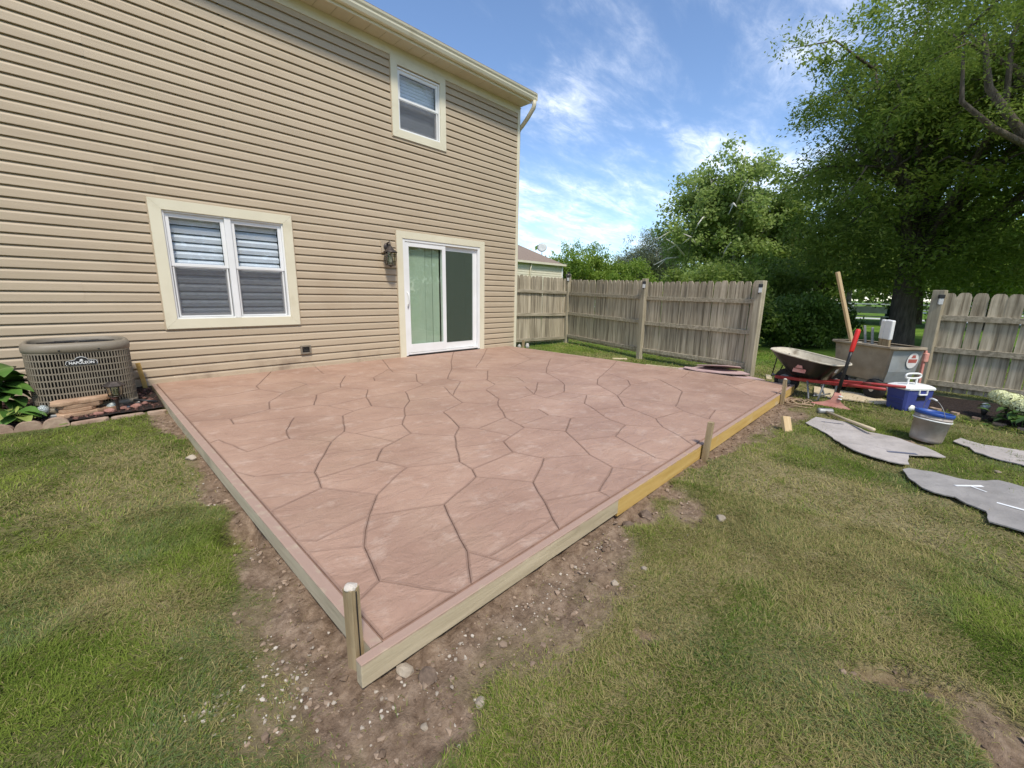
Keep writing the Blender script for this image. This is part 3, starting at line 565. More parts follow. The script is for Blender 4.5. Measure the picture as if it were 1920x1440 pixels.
def stake(x, y, z0, z1, sx, sy, mat, label, lean=(0, 0), rz=0, cap=False, split=False):
    o = empty('stake', (x, y, z0-.12), rz); o.rotation_euler = (lean[0], lean[1], rz)
    h = z1-z0+.12; b = MB(); prof = []
    for k, zz in enumerate(np.linspace(0, h, 7)):
        s = .35 if k == 0 else 1
        jx, jy = random.uniform(-.0015, .0015), random.uniform(-.0015, .0015)
        prof.append([(-sx/2*s+jx, -sy/2*s, zz), (sx/2*s+jx, -sy/2*s+jy, zz), (sx/2*s, sy/2*s+jy, zz), (-sx/2*s, sy/2*s, zz)])
    V = [q for rg in prof for q in rg]; F = [(i*4+k, i*4+(k+1) % 4, i*4+4+(k+1) % 4, i*4+4+k) for i in range(6) for k in range(4)]+[(3, 2, 1, 0), (24, 25, 26, 27)]
    b.add(V, F); b.build('shaft', mat, o)
    if split: MB().box((sx*.02, -sy/2-.001, h*.55), (.0035, .004, h*.85)).build('crack', M['black'], o)
    if cap:
        me = stone_mesh((sx*.66, sy*.66, .012), 5); link('mortar_cap', me, M['mortar'], o, (0, 0, h+.002))
    return tag(o, label, 'stake')
stake(-6.572, -5.52, -.11, .215, .037, .037, M['stake'], 'wooden stake topped with dried mortar at the near corner of the patio', (R(1), R(-1)), R(22), cap=True, split=True)
stake(-3.70, -5.66, -.12, .20, .05, .038, M['stake'], 'grey wooden stake halfway along the yellow front board', (R(2), R(3)))
stake(-1.05, -5.66, -.13, .19, .05, .036, M['stake'], 'thin wooden stake at the far end of the yellow front board', (R(-1), R(2)), cap=True)
stake(-6.60, -.10, -.03, .29, .045, .02, M['formyel'], 'yellow wooden stake against the siding beside the condenser', (R(2), R(-6)))
stake(.10, -.16, -.05, .12, .05, .035, M['stake'], 'short stake stub beside the bottom of the house corner', (0, R(4)))
for i, (x, y, s, lab) in enumerate([(.22, -.20, .07, 'grey chunk of broken concrete right of the house corner stub'), (.02, -.13, .05, 'pinkish chunk of concrete left of the house corner stub')]):
    tag(link('concrete_chunk', stone_mesh((s, s*.8, s), 40+i), M['concrete'], None, (x, y, -.02)), lab, 'concrete chunk')
# mortar drip on the yellow boards
for dx in (-4.86, -2.18):
    pass

# ------------------------------------------------------------------ house
CRS, G0, ZTOP, XL = .1143, .0927, 4.852, -11.0
house = empty('house', (0, 0, 0)); tag(house, 'two storey house with tan lap siding and cream trim beside the patio', 'house')
OPEN = dict(win=(-6.318, -4.742, .668, 2.206), door=(-3.055, -1.010, -.20, 2.208), up=(-3.040, -1.958, 3.684, 4.852))
CW = .118                                      # casing width
def wallrects(x0, x1, z0, z1, holes):
    xs = sorted({x0, x1, *[h[0] for h in holes], *[h[1] for h in holes]}); zs = sorted({z0, z1, *[h[2] for h in holes], *[h[3] for h in holes]})
    for a, b in zip(xs, xs[1:]):
        for c, d in zip(zs, zs[1:]):
            if not any(h[0] <= a and b <= h[1] and h[2] <= c and d <= h[3] for h in holes): yield a, b, c, d
inner = [(o[0]+CW, o[1]-CW, o[2]+(CW if k != 'door' else 0), o[3]-CW) for k, o in OPEN.items()]
wb = MB()
for a, b, c, d in wallrects(XL, -.012, -.3, 5.0, inner): wb.box(((a+b)/2, .06, (c+d)/2), (b-a, .116, d-c))
wb.box((-.07, 4.3, 2.35), (.116, 8.3, 5.3)); wb.box((XL/2, 8.5, 2.35), (-XL, .1, 5.3)); wb.box((XL, 4.3, 2.35), (.1, 8.3, 5.3))
wb.build('wall', M['siding'], house)
for x0, x1, z0, z1 in inner:                   # dim rooms behind the openings
    rb = MB(); dd = 1.3
    rb.box(((x0+x1)/2, .13+dd, (z0+z1)/2), (x1-x0+1.6, .04, z1-z0+.9)); rb.box(((x0+x1)/2, .13+dd/2, z0-.03), (x1-x0+1.6, dd, .04)); rb.box(((x0+x1)/2, .13+dd/2, z1+.3), (x1-x0+1.6, dd, .04))
    rb.box((x0-.8, .13+dd/2, (z0+z1)/2), (.04, dd, z1-z0+.9)); rb.box((x1+.8, .13+dd/2, (z0+z1)/2), (.04, dd, z1-z0+.9)); rb.build('interior_wall', M['wallin'], house)
# siding courses: dutch-lap profile, every length its own piece
prof = [(-.001, 0.), (-.0265, 0.), (-.0270, .005), (-.0235, .072), (-.0195, .082), (-.0045, CRS-.011), (.0005, CRS-.010)]
def course(x0, x1, z, h=CRS, lift=0.):
    pr = [(y, zz) for y, zz in prof if zz <= h+.0045]
    if h < CRS-.001: pr = [(y, zz) for y, zz in pr if zz < h]+[(-.016, h), (.0, h)]
    n = len(pr); V = [(x0, y-lift, z+zz) for y, zz in pr]+[(x1, y-lift, z+zz) for y, zz in pr]
    F = [(i, n+i, n+i+1, i+1) for i in range(n-1)]+[(n-1, 2*n-1, n, 0), tuple(range(n)), tuple(range(2*n-1, n-1, -1))]
    b = MB(); b.add(V, F); b.build('siding_course', M['siding'], house)
MESHX = -.072
k = -1
while True:
    z = G0+CRS*k; h = CRS
    if z > ZTOP-.01: break
    if z+h > ZTOP: h = ZTOP-z
    segs = [(XL, MESHX)]
    for o in OPEN.values():
        if z+h > o[2]+.002 and z < o[3]-.002 and not (z < o[2]+.004 or z+h > o[3]+.0):
            ns_ = []
            for a, b in segs:
                if o[1] <= a or o[0] >= b: ns_.append((a, b)); continue
                if a < o[0]: ns_.append((a, o[0]-.012))
                if b > o[1]: ns_.append((o[1]+.012, b))
            segs = ns_
        elif z+h > o[2]+.002 and z < o[3]-.002 and h == CRS and (o[2]-z > .0 and o[2]-z < CRS):   # courses cut by the sill run behind the casing
            pass
    pan = k//2                                  # a siding panel is two laps tall: both share their joints
    rr_ = random.Random(pan*7+3); cuts = []; c = XL+rr_.uniform(.3, 3.2)
    while c < -.4: cuts.append(c); c += 3.66
    for a, b in segs:
        cs = [a]+[q for q in cuts if a+.15 < q < b-.15]+[b]
        for j, (p0, p1) in enumerate(zip(cs, cs[1:])): course(p0, p1+(.02 if p1 != b else 0), z, h, .0016*(j % 2))
    k += 1
cp = MB(); cp.box((-.036, -.018, 2.41), (.072, .042, 4.95), ch=.003); cp.box((-.0005, .03, 2.41), (.030, .10, 4.95), ch=.003); cp.build('corner_post', M['cream'], house)
fr = MB(); fr.box((XL/2-.0, -.020, 4.923), (-XL-.002, .036, .142), ch=.002); fr.build('frieze_board', M['cream'], house)
for i in range(45):                             # soffit made of narrow vented strips
    x1 = .02-.25*i; MB().box((x1-.1245, -.16, 4.998), (.246, .296, .006), ch=.0015).build('soffit_strip', M['soffit'], house)
MB().box((XL/2, -.312, 5.075), (-XL+.06, .022, .175), ch=.002).build('fascia', M['cream'], house)
gt = MB(); gp = [(-.325, 5.03), (-.37, 5.025), (-.385, 5.035), (-.405, 5.075), (-.408, 5.10), (-.425, 5.125), (-.432, 5.150), (-.426, 5.152), (-.42, 5.130), (-.40, 5.10), (-.398, 5.075), (-.38, 5.042), (-.365, 5.034), (-.332, 5.038), (-.332, 5.15), (-.325, 5.152)]
n = len(gp); gt.add([(XL, y, z) for y, z in gp]+[(.085, y, z) for y, z in gp], [(i, (i+1) % n, n+(i+1) % n, n+i) for i in range(n)])
gt.box((.0865, -.375, 5.088), (.003, .108, .122)); gt.build('gutter', M['cream'], house)
ds = MB(); ds.tube([(.045, -.375, 5.03), (.045, -.375, 4.955), (.045, -.36, 4.905), (.05, -.20, 4.76), (.055, -.06, 4.66), (.062, .045, 4.60), (.066, .075, 4.54), (.066, .08, 3.0), (.066, .08, .1)], .042, 8); ds.build('downspout', M['soffit'], house)
rf = MB(); rf.add([(XL-.3, -.41, 5.156), (.09, -.41, 5.156), (.09, 4.3, 7.5), (XL-.3, 4.3, 7.5), (XL-.3, 9.0, 5.16), (.09, 9.0, 5.16), (XL-.3, -.41, 5.172), (.09, -.41, 5.172), (.09, 4.3, 7.516), (XL-.3, 4.3, 7.516), (XL-.3, 9.0, 5.172), (.09, 9.0, 5.172)],
   [(0, 1, 2, 3), (3, 2, 5, 4), (9, 8, 7, 6), (10, 11, 8, 9), (0, 6, 7, 1), (1, 7, 8, 2), (2, 8, 11, 5), (3, 9, 6, 0), (4, 10, 9, 3), (5, 11, 10, 4)]); rf.build('roof', M['shingle'], house)
gb = MB(); gb.add([(-.06, 0.05, 4.98), (-.06, 8.5, 4.98), (-.06, 4.3, 7.4)], [(0, 1, 2)]); gb.build('gable_wall', M['siding'], house)
MB().box((.043, 4.37, 4.998), (.082, 8.7, .012)).build('rake_soffit', M['soffit'], house)

def casing(o, parent, bottom=True):
    """four mitred cream boards and the thin channel round them"""
    x0, x1, z0, z1 = o; a = CW; y0, y1 = -.046, -.018
    def piece(pts):
        b = MB(); n = len(pts); b.add([(x, y0, z) for x, z in pts]+[(x, .0, z) for x, z in pts], [tuple(range(n)), tuple(range(2*n-1, n-1, -1))]+[(i, n+i, n+(i+1) % n, (i+1) % n) for i in range(n)]); b.build('casing', M['cream'], parent)
    g = .0012; zb = z0+a if bottom else z0
    piece([(x0+g, z1-g), (x0+a, z1-a-g), (x1-a, z1-a-g), (x1-g, z1-g)][::-1])
    piece([(x0, z1-2*g), (x0, z0+(2*g if bottom else 0)), (x0+a, zb+(2*g if bottom else 0)), (x0+a, z1-a-2*g)])
    piece([(x1, z1-2*g), (x1-a, z1-a-2*g), (x1-a, zb+(2*g if bottom else 0)), (x1, z0+(2*g if bottom else 0))])
    if bottom: piece([(x0+g, z0+g), (x1-g, z0+g), (x1-a, z0+a+g), (x0+a, z0+a+g)])
    ch = MB(); c = .012
    ch.box((x0-c/2, -.018, (z0+z1)/2), (c, .036, z1-z0+2*c)); ch.box((x1+c/2, -.018, (z0+z1)/2), (c, .036, z1-z0+2*c)); ch.box(((x0+x1)/2, -.018, z1+c/2), (x1-x0, .036, c))
    if bottom: ch.box(((x0+x1)/2, -.018, z0-c/2), (x1-x0, .036, c))
    ch.build('trim_channel', M['siding'], parent)
def ring(mb, x0, x1, z0, z1, wl, wr, wb_, wt, y, d):
    mb.box((x0+wl/2, y, (z0+z1)/2), (wl, d, z1-z0), ch=.002); mb.box((x1-wr/2, y, (z0+z1)/2), (wr, d, z1-z0), ch=.002)
    mb.box(((x0+x1)/2+(wl-wr)/2, y, z0+wb_/2), (x1-x0-wl-wr, d-.002, wb_), ch=.002); mb.box(((x0+x1)/2+(wl-wr)/2, y, z1-wt/2), (x1-x0-wl-wr, d-.002, wt), ch=.002)
def hung(parent, x0, x1, z0, z1, zm, slats):
    sash_u = MB(); ring(sash_u, x0, x1, zm, z1, .042, .042, .036, .05, .012, .03); sash_u.build('upper_sash', M['white'], parent)
    sash_l = MB(); ring(sash_l, x0+.004, x1-.004, z0, zm+.03, .04, .04, .05, .03, .046, .03); sash_l.build('lower_sash', M['white'], parent)
    MB().box(((x0+x1)/2, .012, (zm+z1)/2), (x1-x0-.084, .005, z1-zm-.08)).build('upper_pane', M['glass'], parent)
    MB().box(((x0+x1)/2, .046, (zm+z0)/2), (x1-x0-.084, .005, zm-z0-.03)).build('lower_pane', M['glass'], parent)
    sc = MB(); sc.box(((x0+x1)/2, .010, (zm+z0)/2+.005), (x1-x0-.07, .0015, zm-z0-.03)); sc.build('insect_screen', M['screen'], parent)
    sf = MB(); ring(sf, x0+.012, x1-.012, z0+.004, zm-.002, .016, .016, .016, .012, .008, .008); sf.build('screen_frame', M['white'], parent)
    if slats:
        zz = z0+.03; i = 0; me = None
        while zz < z1-.09:
            if me is None:
                b = MB(); b.add([(-(x1-x0-.07)/2, -.004, 0), ((x1-x0-.07)/2, -.004, 0), ((x1-x0-.07)/2, -.014, .050), (-(x1-x0-.07)/2, -.014, .050), (-(x1-x0-.07)/2, .022, .094), ((x1-x0-.07)/2, .022, .094)], [(0, 1, 2, 3), (3, 2, 5, 4)]); me = b.mesh('blind_slat'); me.materials.append(M['blind'])
            link('blind_slat', me, None, parent, ((x0+x1)/2, .088, zz)); zz += .1005
        MB().box(((x0+x1)/2, .105, z1-.05), (x1-x0-.06, .05, .06)).build('blind_headrail', M['blind'], parent)
# lower twin window
o = OPEN['win']; wx0, wx1, wz0, wz1 = inner[0]
wn = MB(); ring(wn, wx0, wx1, wz0, wz1, .022, .022, .02, .025, .02, .09); wn.box(((wx0+wx1)/2, .018, (wz0+wz1)/2), (.072, .094, wz1-wz0-.01), ch=.002); wn = wn.build('window', M['white'], house)
wn['label'] = 'white twin double hung window with grey banded blinds'
casing(o, wn); xm = (wx0+wx1)/2
hung(wn, wx0+.023, xm-.037, wz0+.021, wz1-.026, 1.437, True); hung(wn, xm+.037, wx1-.023, wz0+.021, wz1-.026, 1.437, True)
# upper window
o = OPEN['up']; ux0, ux1, uz0, uz1 = inner[2]
un = MB(); ring(un, ux0, ux1, uz0, uz1, .022, .022, .02, .025, .02, .09); un = un.build('window', M['white'], house)
un['label'] = 'small white double hung window under the eave'
casing((o[0], o[1], o[2], 4.870), un); hung(un, ux0+.023, ux1-.023, uz0+.021, uz1-.026, 4.275, False)
for i, z in enumerate(np.arange(uz0+.06, uz1-.05, .05)): MB().box(((ux0+ux1)/2, .11, z), (ux1-ux0-.06, .004, .046), M=None).build('blind_slat', M['blind'], un)
# sliding door
dx0, dx1, dz0, dz1 = inner[1]
dn = MB(); dn.box((dx0+.025, .02, 1.05), (.05, .11, 2.07), ch=.002); dn.box((dx1-.028, .02, 1.05), (.056, .11, 2.07), ch=.002); dn.box(((dx0+dx1)/2, .02, 2.066), (dx1-dx0-.107, .108, .046), ch=.002); dn.box(((dx0+dx1)/2, .03, .048), (dx1-dx0-.107, .12, .028)); dn = dn.build('sliding_door', M['white'], house)
casing((-3.055, -1.010, -.004, 2.208), dn, False)
lp = MB(); ring(lp, dx0+.052, -1.995, .068, 2.042, .078, .078, .155, .078, -.006, .036); lp.build('sliding_panel', M['white'], dn)
rp = MB(); ring(rp, -2.072, dx1-.058, .068, 2.042, .078, .105, .13, .085, .034, .036); rp.build('fixed_panel', M['white'], dn)
MB().box(((dx0+.13-2.073)/2, -.006, 1.095), (-2.073-dx0-.13+.01, .006, 1.75)).build('pane', M['glassg'], dn)
MB().box(((-1.994+dx1-.163)/2, .034, 1.08), (dx1-.163+1.994+.01, .006, 1.77)).build('pane', M['glassg'], dn)
scn = MB(); scn.box(((-1.994+dx1-.163)/2, .012, 1.08), (dx1-.163+1.994, .0015, 1.76)); scn.build('insect_screen', M['screeng'], dn)
hd = MB(); hd.tube([(-2.862, -.024, 1.16), (-2.858, -.055, 1.14), (-2.852, -.062, 1.06), (-2.858, -.055, .96), (-2.862, -.024, .94)], .011, 8); hd.box((-2.862, -.028, 1.05), (.03, .008, .27), ch=.003); hd.build('handle', M['wplastic'], dn)
MB().box((-2.862, -.036, .90), (.022, .012, .03), ch=.003).build('lock', M['galv'], dn)
MB().box(((dx0+dx1)/2, .0, .008), (dx1-dx0, .06, .04)).build('threshold', M['black'], dn)
for i in range(3):
    x = dx0+.06+(0, .47, .63)[i]; wv = (.466, .16, .16)[i]
    MB().box((x+wv/2, .075+.006*(i % 2), 1.05), (wv-.004, .003, 1.96)).build('vertical_blind', M['blindg'], dn)
# dryer vent
vn = MB(); ring(vn, -4.768, -4.618, .215, .345, .022, .022, .022, .022, -.030, .04); vn = vn.build('dryer_vent', M['acmetal'], house)
for i in range(3): MB().box((-4.693, -.034, .252+.028*i), (.10, .012, .02)).build('louver', M['black'], vn)

# wall lantern ------------------------------------------------------------
ln_ = empty('wall_lantern', (-3.27, -.026, 1.60)); tag(ln_, 'bronze coach lantern with seeded glass beside the sliding door', 'lantern')
MB().box((.02, -.012, .315), (.19, .022, .20), ch=.004).build('mounting_block', M['siding'], ln_)
bpz = MB(); bpz.lathe([(.058, 0), (.062, .006), (.05, .016), (.02, .022)], 20, Matrix.Translation((.02, -.024, .315)) @ Matrix.Rotation(R(90), 4, 'X')); bpz.build('back_plate', M['bronze'], ln_)
ar = MB(); ar.tube([(.02, -.03, .33), (.02, -.06, .375), (.02, -.10, .385), (.02, -.13, .36), (.02, -.135, .325)], [.014, .013, .012, .012, .014], 10); ar.tube([(.06, -.03, .30), (.075, -.03, .36), (.078, -.03, .415)], .006, 6); ar.build('arm', M['bronze'], ln_)
TM = Matrix.Translation((.02, -.135, 0))
hdn = MB(); hdn.lathe([(.014, .325), (.03, .312), (.055, .275), (.085, .25), (.112, .228), (.114, .216), (.10, .214)], 24, TM); hdn.build('hood', M['bronze'], ln_)
gl = MB(); gl.lathe([(.092, .212), (.088, .1), (.078, .02)], 18, TM, cap=False); gl.build('glass_shade', M['seeded'], ln_)
for a in range(6):
    th = a*math.pi/3+.3; c_, s_ = math.cos(th), math.sin(th)
    b = MB(); b.tube([(.098*c_, .098*s_, .214), (.094*c_, .094*s_, .1), (.082*c_, .082*s_, .012)], .0055, 6, TM); b.build('cage_bar', M['bronze'], ln_)
rb = MB(); rb.tube([(.096*math.cos(i*.35), .096*math.sin(i*.35), .155) for i in range(18)], .004, 6, TM, closed=True); rb.lathe([(.084, .008), (.086, .016), (.03, .0), (.015, -.02)], 18, TM); rb.build('cage_ring', M['bronze'], ln_)
bl = MB(); bl.lathe([(.012, .03), (.028, .08), (.03, .11), (.018, .145), (.012, .16)], 12, TM); bl.build('bulb', M['wplastic'], ln_)

# ------------------------------------------------------------------ neighbouring house
nh = empty('neighbor_house', (0, 0, -.1)); tag(nh, 'pale sided house with brown hip roof seen beyond the fence', 'house')
NX0, NX1, NY0, NY1, NE = 2.0, 17.6, 12.2, 20.0, 3.35
MB().box(((NX0+NX1)/2, (NY0+NY1)/2, NE/2), (NX1-NX0-.1, NY1-NY0-.1, NE)).build('wall', M['nsiding'], nh)
for i in range(22):
    z = .15*i
    b = MB(); b.add([(NX0, NY0+.02, z+.15), (NX1, NY0+.02, z+.15), (NX1, NY0, z), (NX0, NY0, z), (NX0, NY0+.03, z), (NX1, NY0+.03, z)], [(3, 2, 1, 0), (4, 5, 2, 3)]); b.build('siding_course', M['nsiding'], nh)
e = .14; zr = 5.45; ym = (NY0+NY1)/2; hx = 3.2
b = MB(); b.add([(NX0-e, NY0-e, NE), (NX1+e, NY0-e, NE), (NX1+e, NY1+e, NE), (NX0-e, NY1+e, NE), (NX0+hx, ym, zr), (NX1-hx, ym, zr)], [(0, 1, 5, 4), (1, 2, 5), (2, 3, 4, 5), (3, 0, 4), (3, 2, 1, 0)]); b.build('roof', M['shingle'], nh)
b = MB(); b.box(((NX0+NX1)/2, NY0-e-.05, NE-.03), (NX1-NX0+2*e, .12, .13)); b.box((NX1+e+.05, ym, NE-.03), (.1, NY1-NY0+2*e, .13)); b.build('gutter', M['nsiding'], nh)
b = MB(); b.tube([(14.15, NY0-e, NE-.05), (14.1, NY0-.08, NE-.4), (14.1, NY0-.08, .1)], .05, 8); b.build('downspout', M['nsiding'], nh)
b = MB(); b.box((NX1-.04, NY0-.01, NE/2), (.12, .06, NE)); b.build('corner_post', M['white'], nh)
sdish = empty('satellite_dish', (NX1-.9, NY0+1.2, 4.15)); tag(sdish, 'grey satellite dish on the neighbouring brown roof', 'satellite dish')
dm = Vector((-.72, -.55, .42)).to_track_quat('Z', 'Y').to_matrix().to_4x4()
b = MB(); b.lathe([(.01, 0), (.2, .015), (.33, .06), (.34, .065), (.2, .03), (.01, .012)], 20, Matrix.Translation((0, 0, .25)) @ dm); b.build('reflector', M['greyrail'], sdish)
b = MB(); b.tube([(0, 0, -.45), (0, 0, .1), (0, .03, .24)], .03, 6); b.build('mast', M['greyrail'], sdish)

# ------------------------------------------------------------------ wooden fences
def picket_mesh(w_, h, seed):
    r_ = random.Random(seed); t_ = .016; c = .026
    pts = [(-w_/2, 0), (w_/2, 0), (w_/2+r_.uniform(-.002, .002), h-.045), (w_/2-c*.55, h-.012), (w_/2-c*1.25, h), (-w_/2+c*1.25, h), (-w_/2+c*.55, h-.012), (-w_/2, h-.045)]
    n = len(pts); mb = MB(); mb.add([(x, -t_/2, z) for x, z in pts]+[(x, t_/2, z) for x, z in pts], [tuple(range(n)), tuple(range(2*n-1, n-1, -1))]+[(i, n+i, n+(i+1) % n, (i+1) % n) for i in range(n)])
    me = mb.mesh('picket'); me.materials.append(M['fence']); return me
PMESH = [picket_mesh(w_, 1.0, i) for i, w_ in enumerate((.1195, .1215, .123, .1205))]
def fence_run(parent, a, b, face, top, lift=.10, spacing=.1265, rails=(.20, .78, 1.28), trail=.03):
    """pickets on the far side, three rails on the near side; a, b = (x, y, ground z)"""
    A, B = Vector(a), Vector(b); d = B-A; L_ = math.hypot(d.x, d.y); ang = math.atan2(d.y, d.x); n = Vector((-d.y, d.x, 0)).normalized()*face
    k = int(L_/spacing)
    for i in range(k):
        s = (i+.5)/k; P = A+d*s-n*.034; h = top-lift+random.uniform(-.008, .008)
        o = link('picket', PMESH[random.randrange(4)], None, parent, (P.x, P.y, P.z+lift+random.uniform(-.004, .004)))
        o.scale = (L_/k/.1265*random.uniform(.975, 1.0), 1, h); o.rotation_euler = (random.uniform(-.006, .006), random.uniform(-.007, .007), ang+random.uniform(-.03, .03))
    for j, z in enumerate(rails):
        pt = MB(); q0, q1 = A+Vector((0, 0, z)), B+Vector((0, 0, z)); hh = .038
        sl = math.atan2(q1.z-q0.z, L_); mid = (q0+q1)/2
        mx = Matrix.Translation(mid) @ Matrix.Rotation(ang, 4, 'Z') @ Matrix.Rotation(-sl, 4, 'Y')
        pt.box((0, 0, 0), (L_-.02, .036, hh*2), mx, ch=.003); pt.build('rail', M['railwood'], parent)
M['railwood'] = pm('weathered_rail_wood', (.21, .18, .12), (.46, .40, .295), 3, (.6, 9, 9), .85, .4, 14, vary=.1, dist=.0016, dirt=((.13, .11, .072), 2.5, .55, .85))
def post(parent, x, y, z0, z1, rz, s=.098, mat=None):
    b = MB(); b.box((0, 0, (z1-z0)/2), (s, s, z1-z0+.1), ch=.004); return b.build('post', mat or M['post'], parent, (x, y, z0), rz)
def post_light(x, y, z, rz, label, cap=False):
    o = empty('post_light', (x, y, z), rz)
    if cap:
        b = MB(); b.add([(-.07, -.07, 0), (.07, -.07, 0), (.07, .07, 0), (-.07, .07, 0), (-.03, -.03, .055), (.03, -.03, .055), (.03, .03, .055), (-.03, .03, .055)], [(3, 2, 1, 0), (4, 5, 6, 7), (0, 1, 5, 4), (1, 2, 6, 5), (2, 3, 7, 6), (3, 0, 4, 7)]); b.box((0, 0, .075), (.085, .085, .02), ch=.004); b.build('cap', M['black'], o)
    b = MB(); b.box((0, -.05-.022, -.03), (.062, .044, .05), ch=.004); b.box((0, -.05-.004, -.10), (.058, .006, .12)); b.build('housing', M['black'], o)
    b = MB(); b.box((0, -.05-.022, -.098), (.05, .032, .082), ch=.003); b.build('lens', M['lens'], o)
    return tag(o, label, 'post light')
M['lens'] = pm('frosted_lens', (.46, .47, .46), (.58, .58, .57), 9, rough=.4, bump=.1)
FA, FB, FC = (1.88, -.06, -.075), (1.20, -2.56, -.135), (.72, -4.78, -.15)
FS = (-.02, .10, -.05)
fence = empty('wooden_fence', (1.2, -2.56, 0)); tag(fence, 'weathered dog eared picket fence between house corner and gate gap', 'fence')
fence.location = (0, 0, 0)
fence_run(fence, FS, FA, -1, 1.66, .06, rails=(.14, .75, 1.30))
fence_run(fence, FA, FB, -1, 1.63, .12); fence_run(fence, FB, FC, -1, 1.60, .12, rails=(.20, .76, 1.27))
ab = math.atan2(FB[1]-FA[1], FB[0]-FA[0])+R(90)
post(fence, FA[0]-.01, FA[1]-.02, FA[2]-.05, 1.64, ab); post(fence, FB[0]-.04, FB[1], FB[2]-.05, 1.475, ab); post(fence, FC[0]-.03, FC[1]-.03, FC[2]-.05, 1.40, ab, .115)
LR = R(-75)
post_light(FA[0]-.01, FA[1]-.02, 1.66, R(-60), 'black capped solar light on the fence corner post nearest the house', True)
post_light(FB[0]-.04, FB[1], 1.475, R(-78), 'small black solar light on the middle post of the long fence')
post_light(FC[0]-.03, FC[1]-.03, 1.40, R(-80), 'small solar light on the end post left of the gate gap')
FD, FE_ = (1.32, -6.90, -.15), (1.12, -9.35, -.17)
fence2 = empty('wooden_fence', (0, 0, 0)); tag(fence2, 'weathered picket fence right of the gate gap behind the blue cooler', 'fence')
fence_run(fence2, FD, FE_, -1, 1.44, .08, .148, rails=(.19, .66, 1.10))
post(fence2, FD[0]-.03, FD[1]+.02, FD[2]-.05, 1.275, ab, .125); post(fence2, FE_[0], FE_[1], FE_[2]-.05, 1.25, ab)
post_light(FD[0]-.03, FD[1]+.02, 1.27, R(-72), 'small solar light on the post right of the gate gap')

# ------------------------------------------------------------------ air conditioner
ac = empty('air_conditioner', (-7.11, -.56, -.035)); ac.scale = (1, 1, 1.06); tag(ac, 'beige louvered condenser unit on a pad against the siding', 'air conditioner')
def sq(r_, n=48, p_=4.2):
    res = []
    for i in range(n):
        a = 2*math.pi*i/n; c, s = math.cos(a), math.sin(a); k = r_/((abs(c)**p_+abs(s)**p_)**(1/p_)); res.append((k*c, k*s))
    return res
def sqloft(mb, rings, n=48, cap=True, p_=4.2, smooth=True):
    V = []; F = []
    for r_, z in rings: V += [(x, y, z) for x, y in sq(r_, n, p_)]
    for i in range(len(rings)-1):
        for k in range(n): F.append((i*n+k, i*n+(k+1) % n, (i+1)*n+(k+1) % n, (i+1)*n+k))
    if cap: F += [list(range(n))[::-1], [(len(rings)-1)*n+k for k in range(n)]]
    return mb.add(V, F, smooth)
RA = .375
sqloft(MB(), [(.45, -.06), (.45, 0.0)], 48, True, 9, False).build('pad', M['concrete'], ac)
sqloft(MB(), [(RA+.008, 0), (RA+.01, .05), (RA-.01, .055)]).build('base_pan', M['acmetal'], ac)
sqloft(MB(), [(RA-.035, .04), (RA-.035, .56)], cap=False).build('coil', M['acdark'], ac)
gr = MB(); NF = 124
for i in range(NF):
    (x, y), (x2, y2) = sq(RA, NF)[i], sq(RA, NF)[(i+1) % NF]
    tx, ty = x2-x, y2-y; L_ = math.hypot(tx, ty); a = math.atan2(ty, tx)
    gr.box((x, y, .30), (.0088, .010, .50), rz=a)
for z in np.linspace(.055, .545, 9):
    V = []; n = 48
    for r_, zz in ((RA-.012, z-.0055), (RA+.005, z-.0055), (RA+.005, z+.0055), (RA-.012, z+.0055)): V += [(x, y, zz) for x, y in sq(r_, n)]
    gr.add(V, [(k*n+i, k*n+(i+1) % n, ((k+1) % 4)*n+(i+1) % n, ((k+1) % 4)*n+i) for k in range(4) for i in range(n)])
gr.build('louver_cage', M['acmetal'], ac)
tp = MB(); sqloft(tp, [(RA+.006, .548), (RA+.014, .552), (RA+.017, .590), (RA+.010, .616), (RA-.006, .630), (RA-.022, .634), (RA-.034, .624), (RA-.036, .580)], cap=False, p_=3.6); tp.build('top_cover', M['acmetal'], ac)
fg = MB()
for r_ in np.linspace(.05, .30, 12): fg.tube([(r_*math.cos(k*.2618), r_*math.sin(k*.2618), .612-.01*(r_/.3)) for k in range(24)], .0028, 4, closed=True)
for k in range(12): a = k*math.pi/6; fg.tube([(.03*math.cos(a), .03*math.sin(a), .615), (.33*math.cos(a), .33*math.sin(a), .603)], .003, 4)
fg.build('fan_guard', M['black'], ac)
fn = MB(); fn.lathe([(.34, .53), (.02, .55)], 24); fn.build('fan_well', M['acdark'], ac)
for dx in (-.13, .14): MB().lathe([(.008, 0), (.007, .006)], 8, Matrix.Translation((dx, -RA-.014, .572)) @ Matrix.Rotation(R(90), 4, 'X')).build('screw', M['black'], ac)
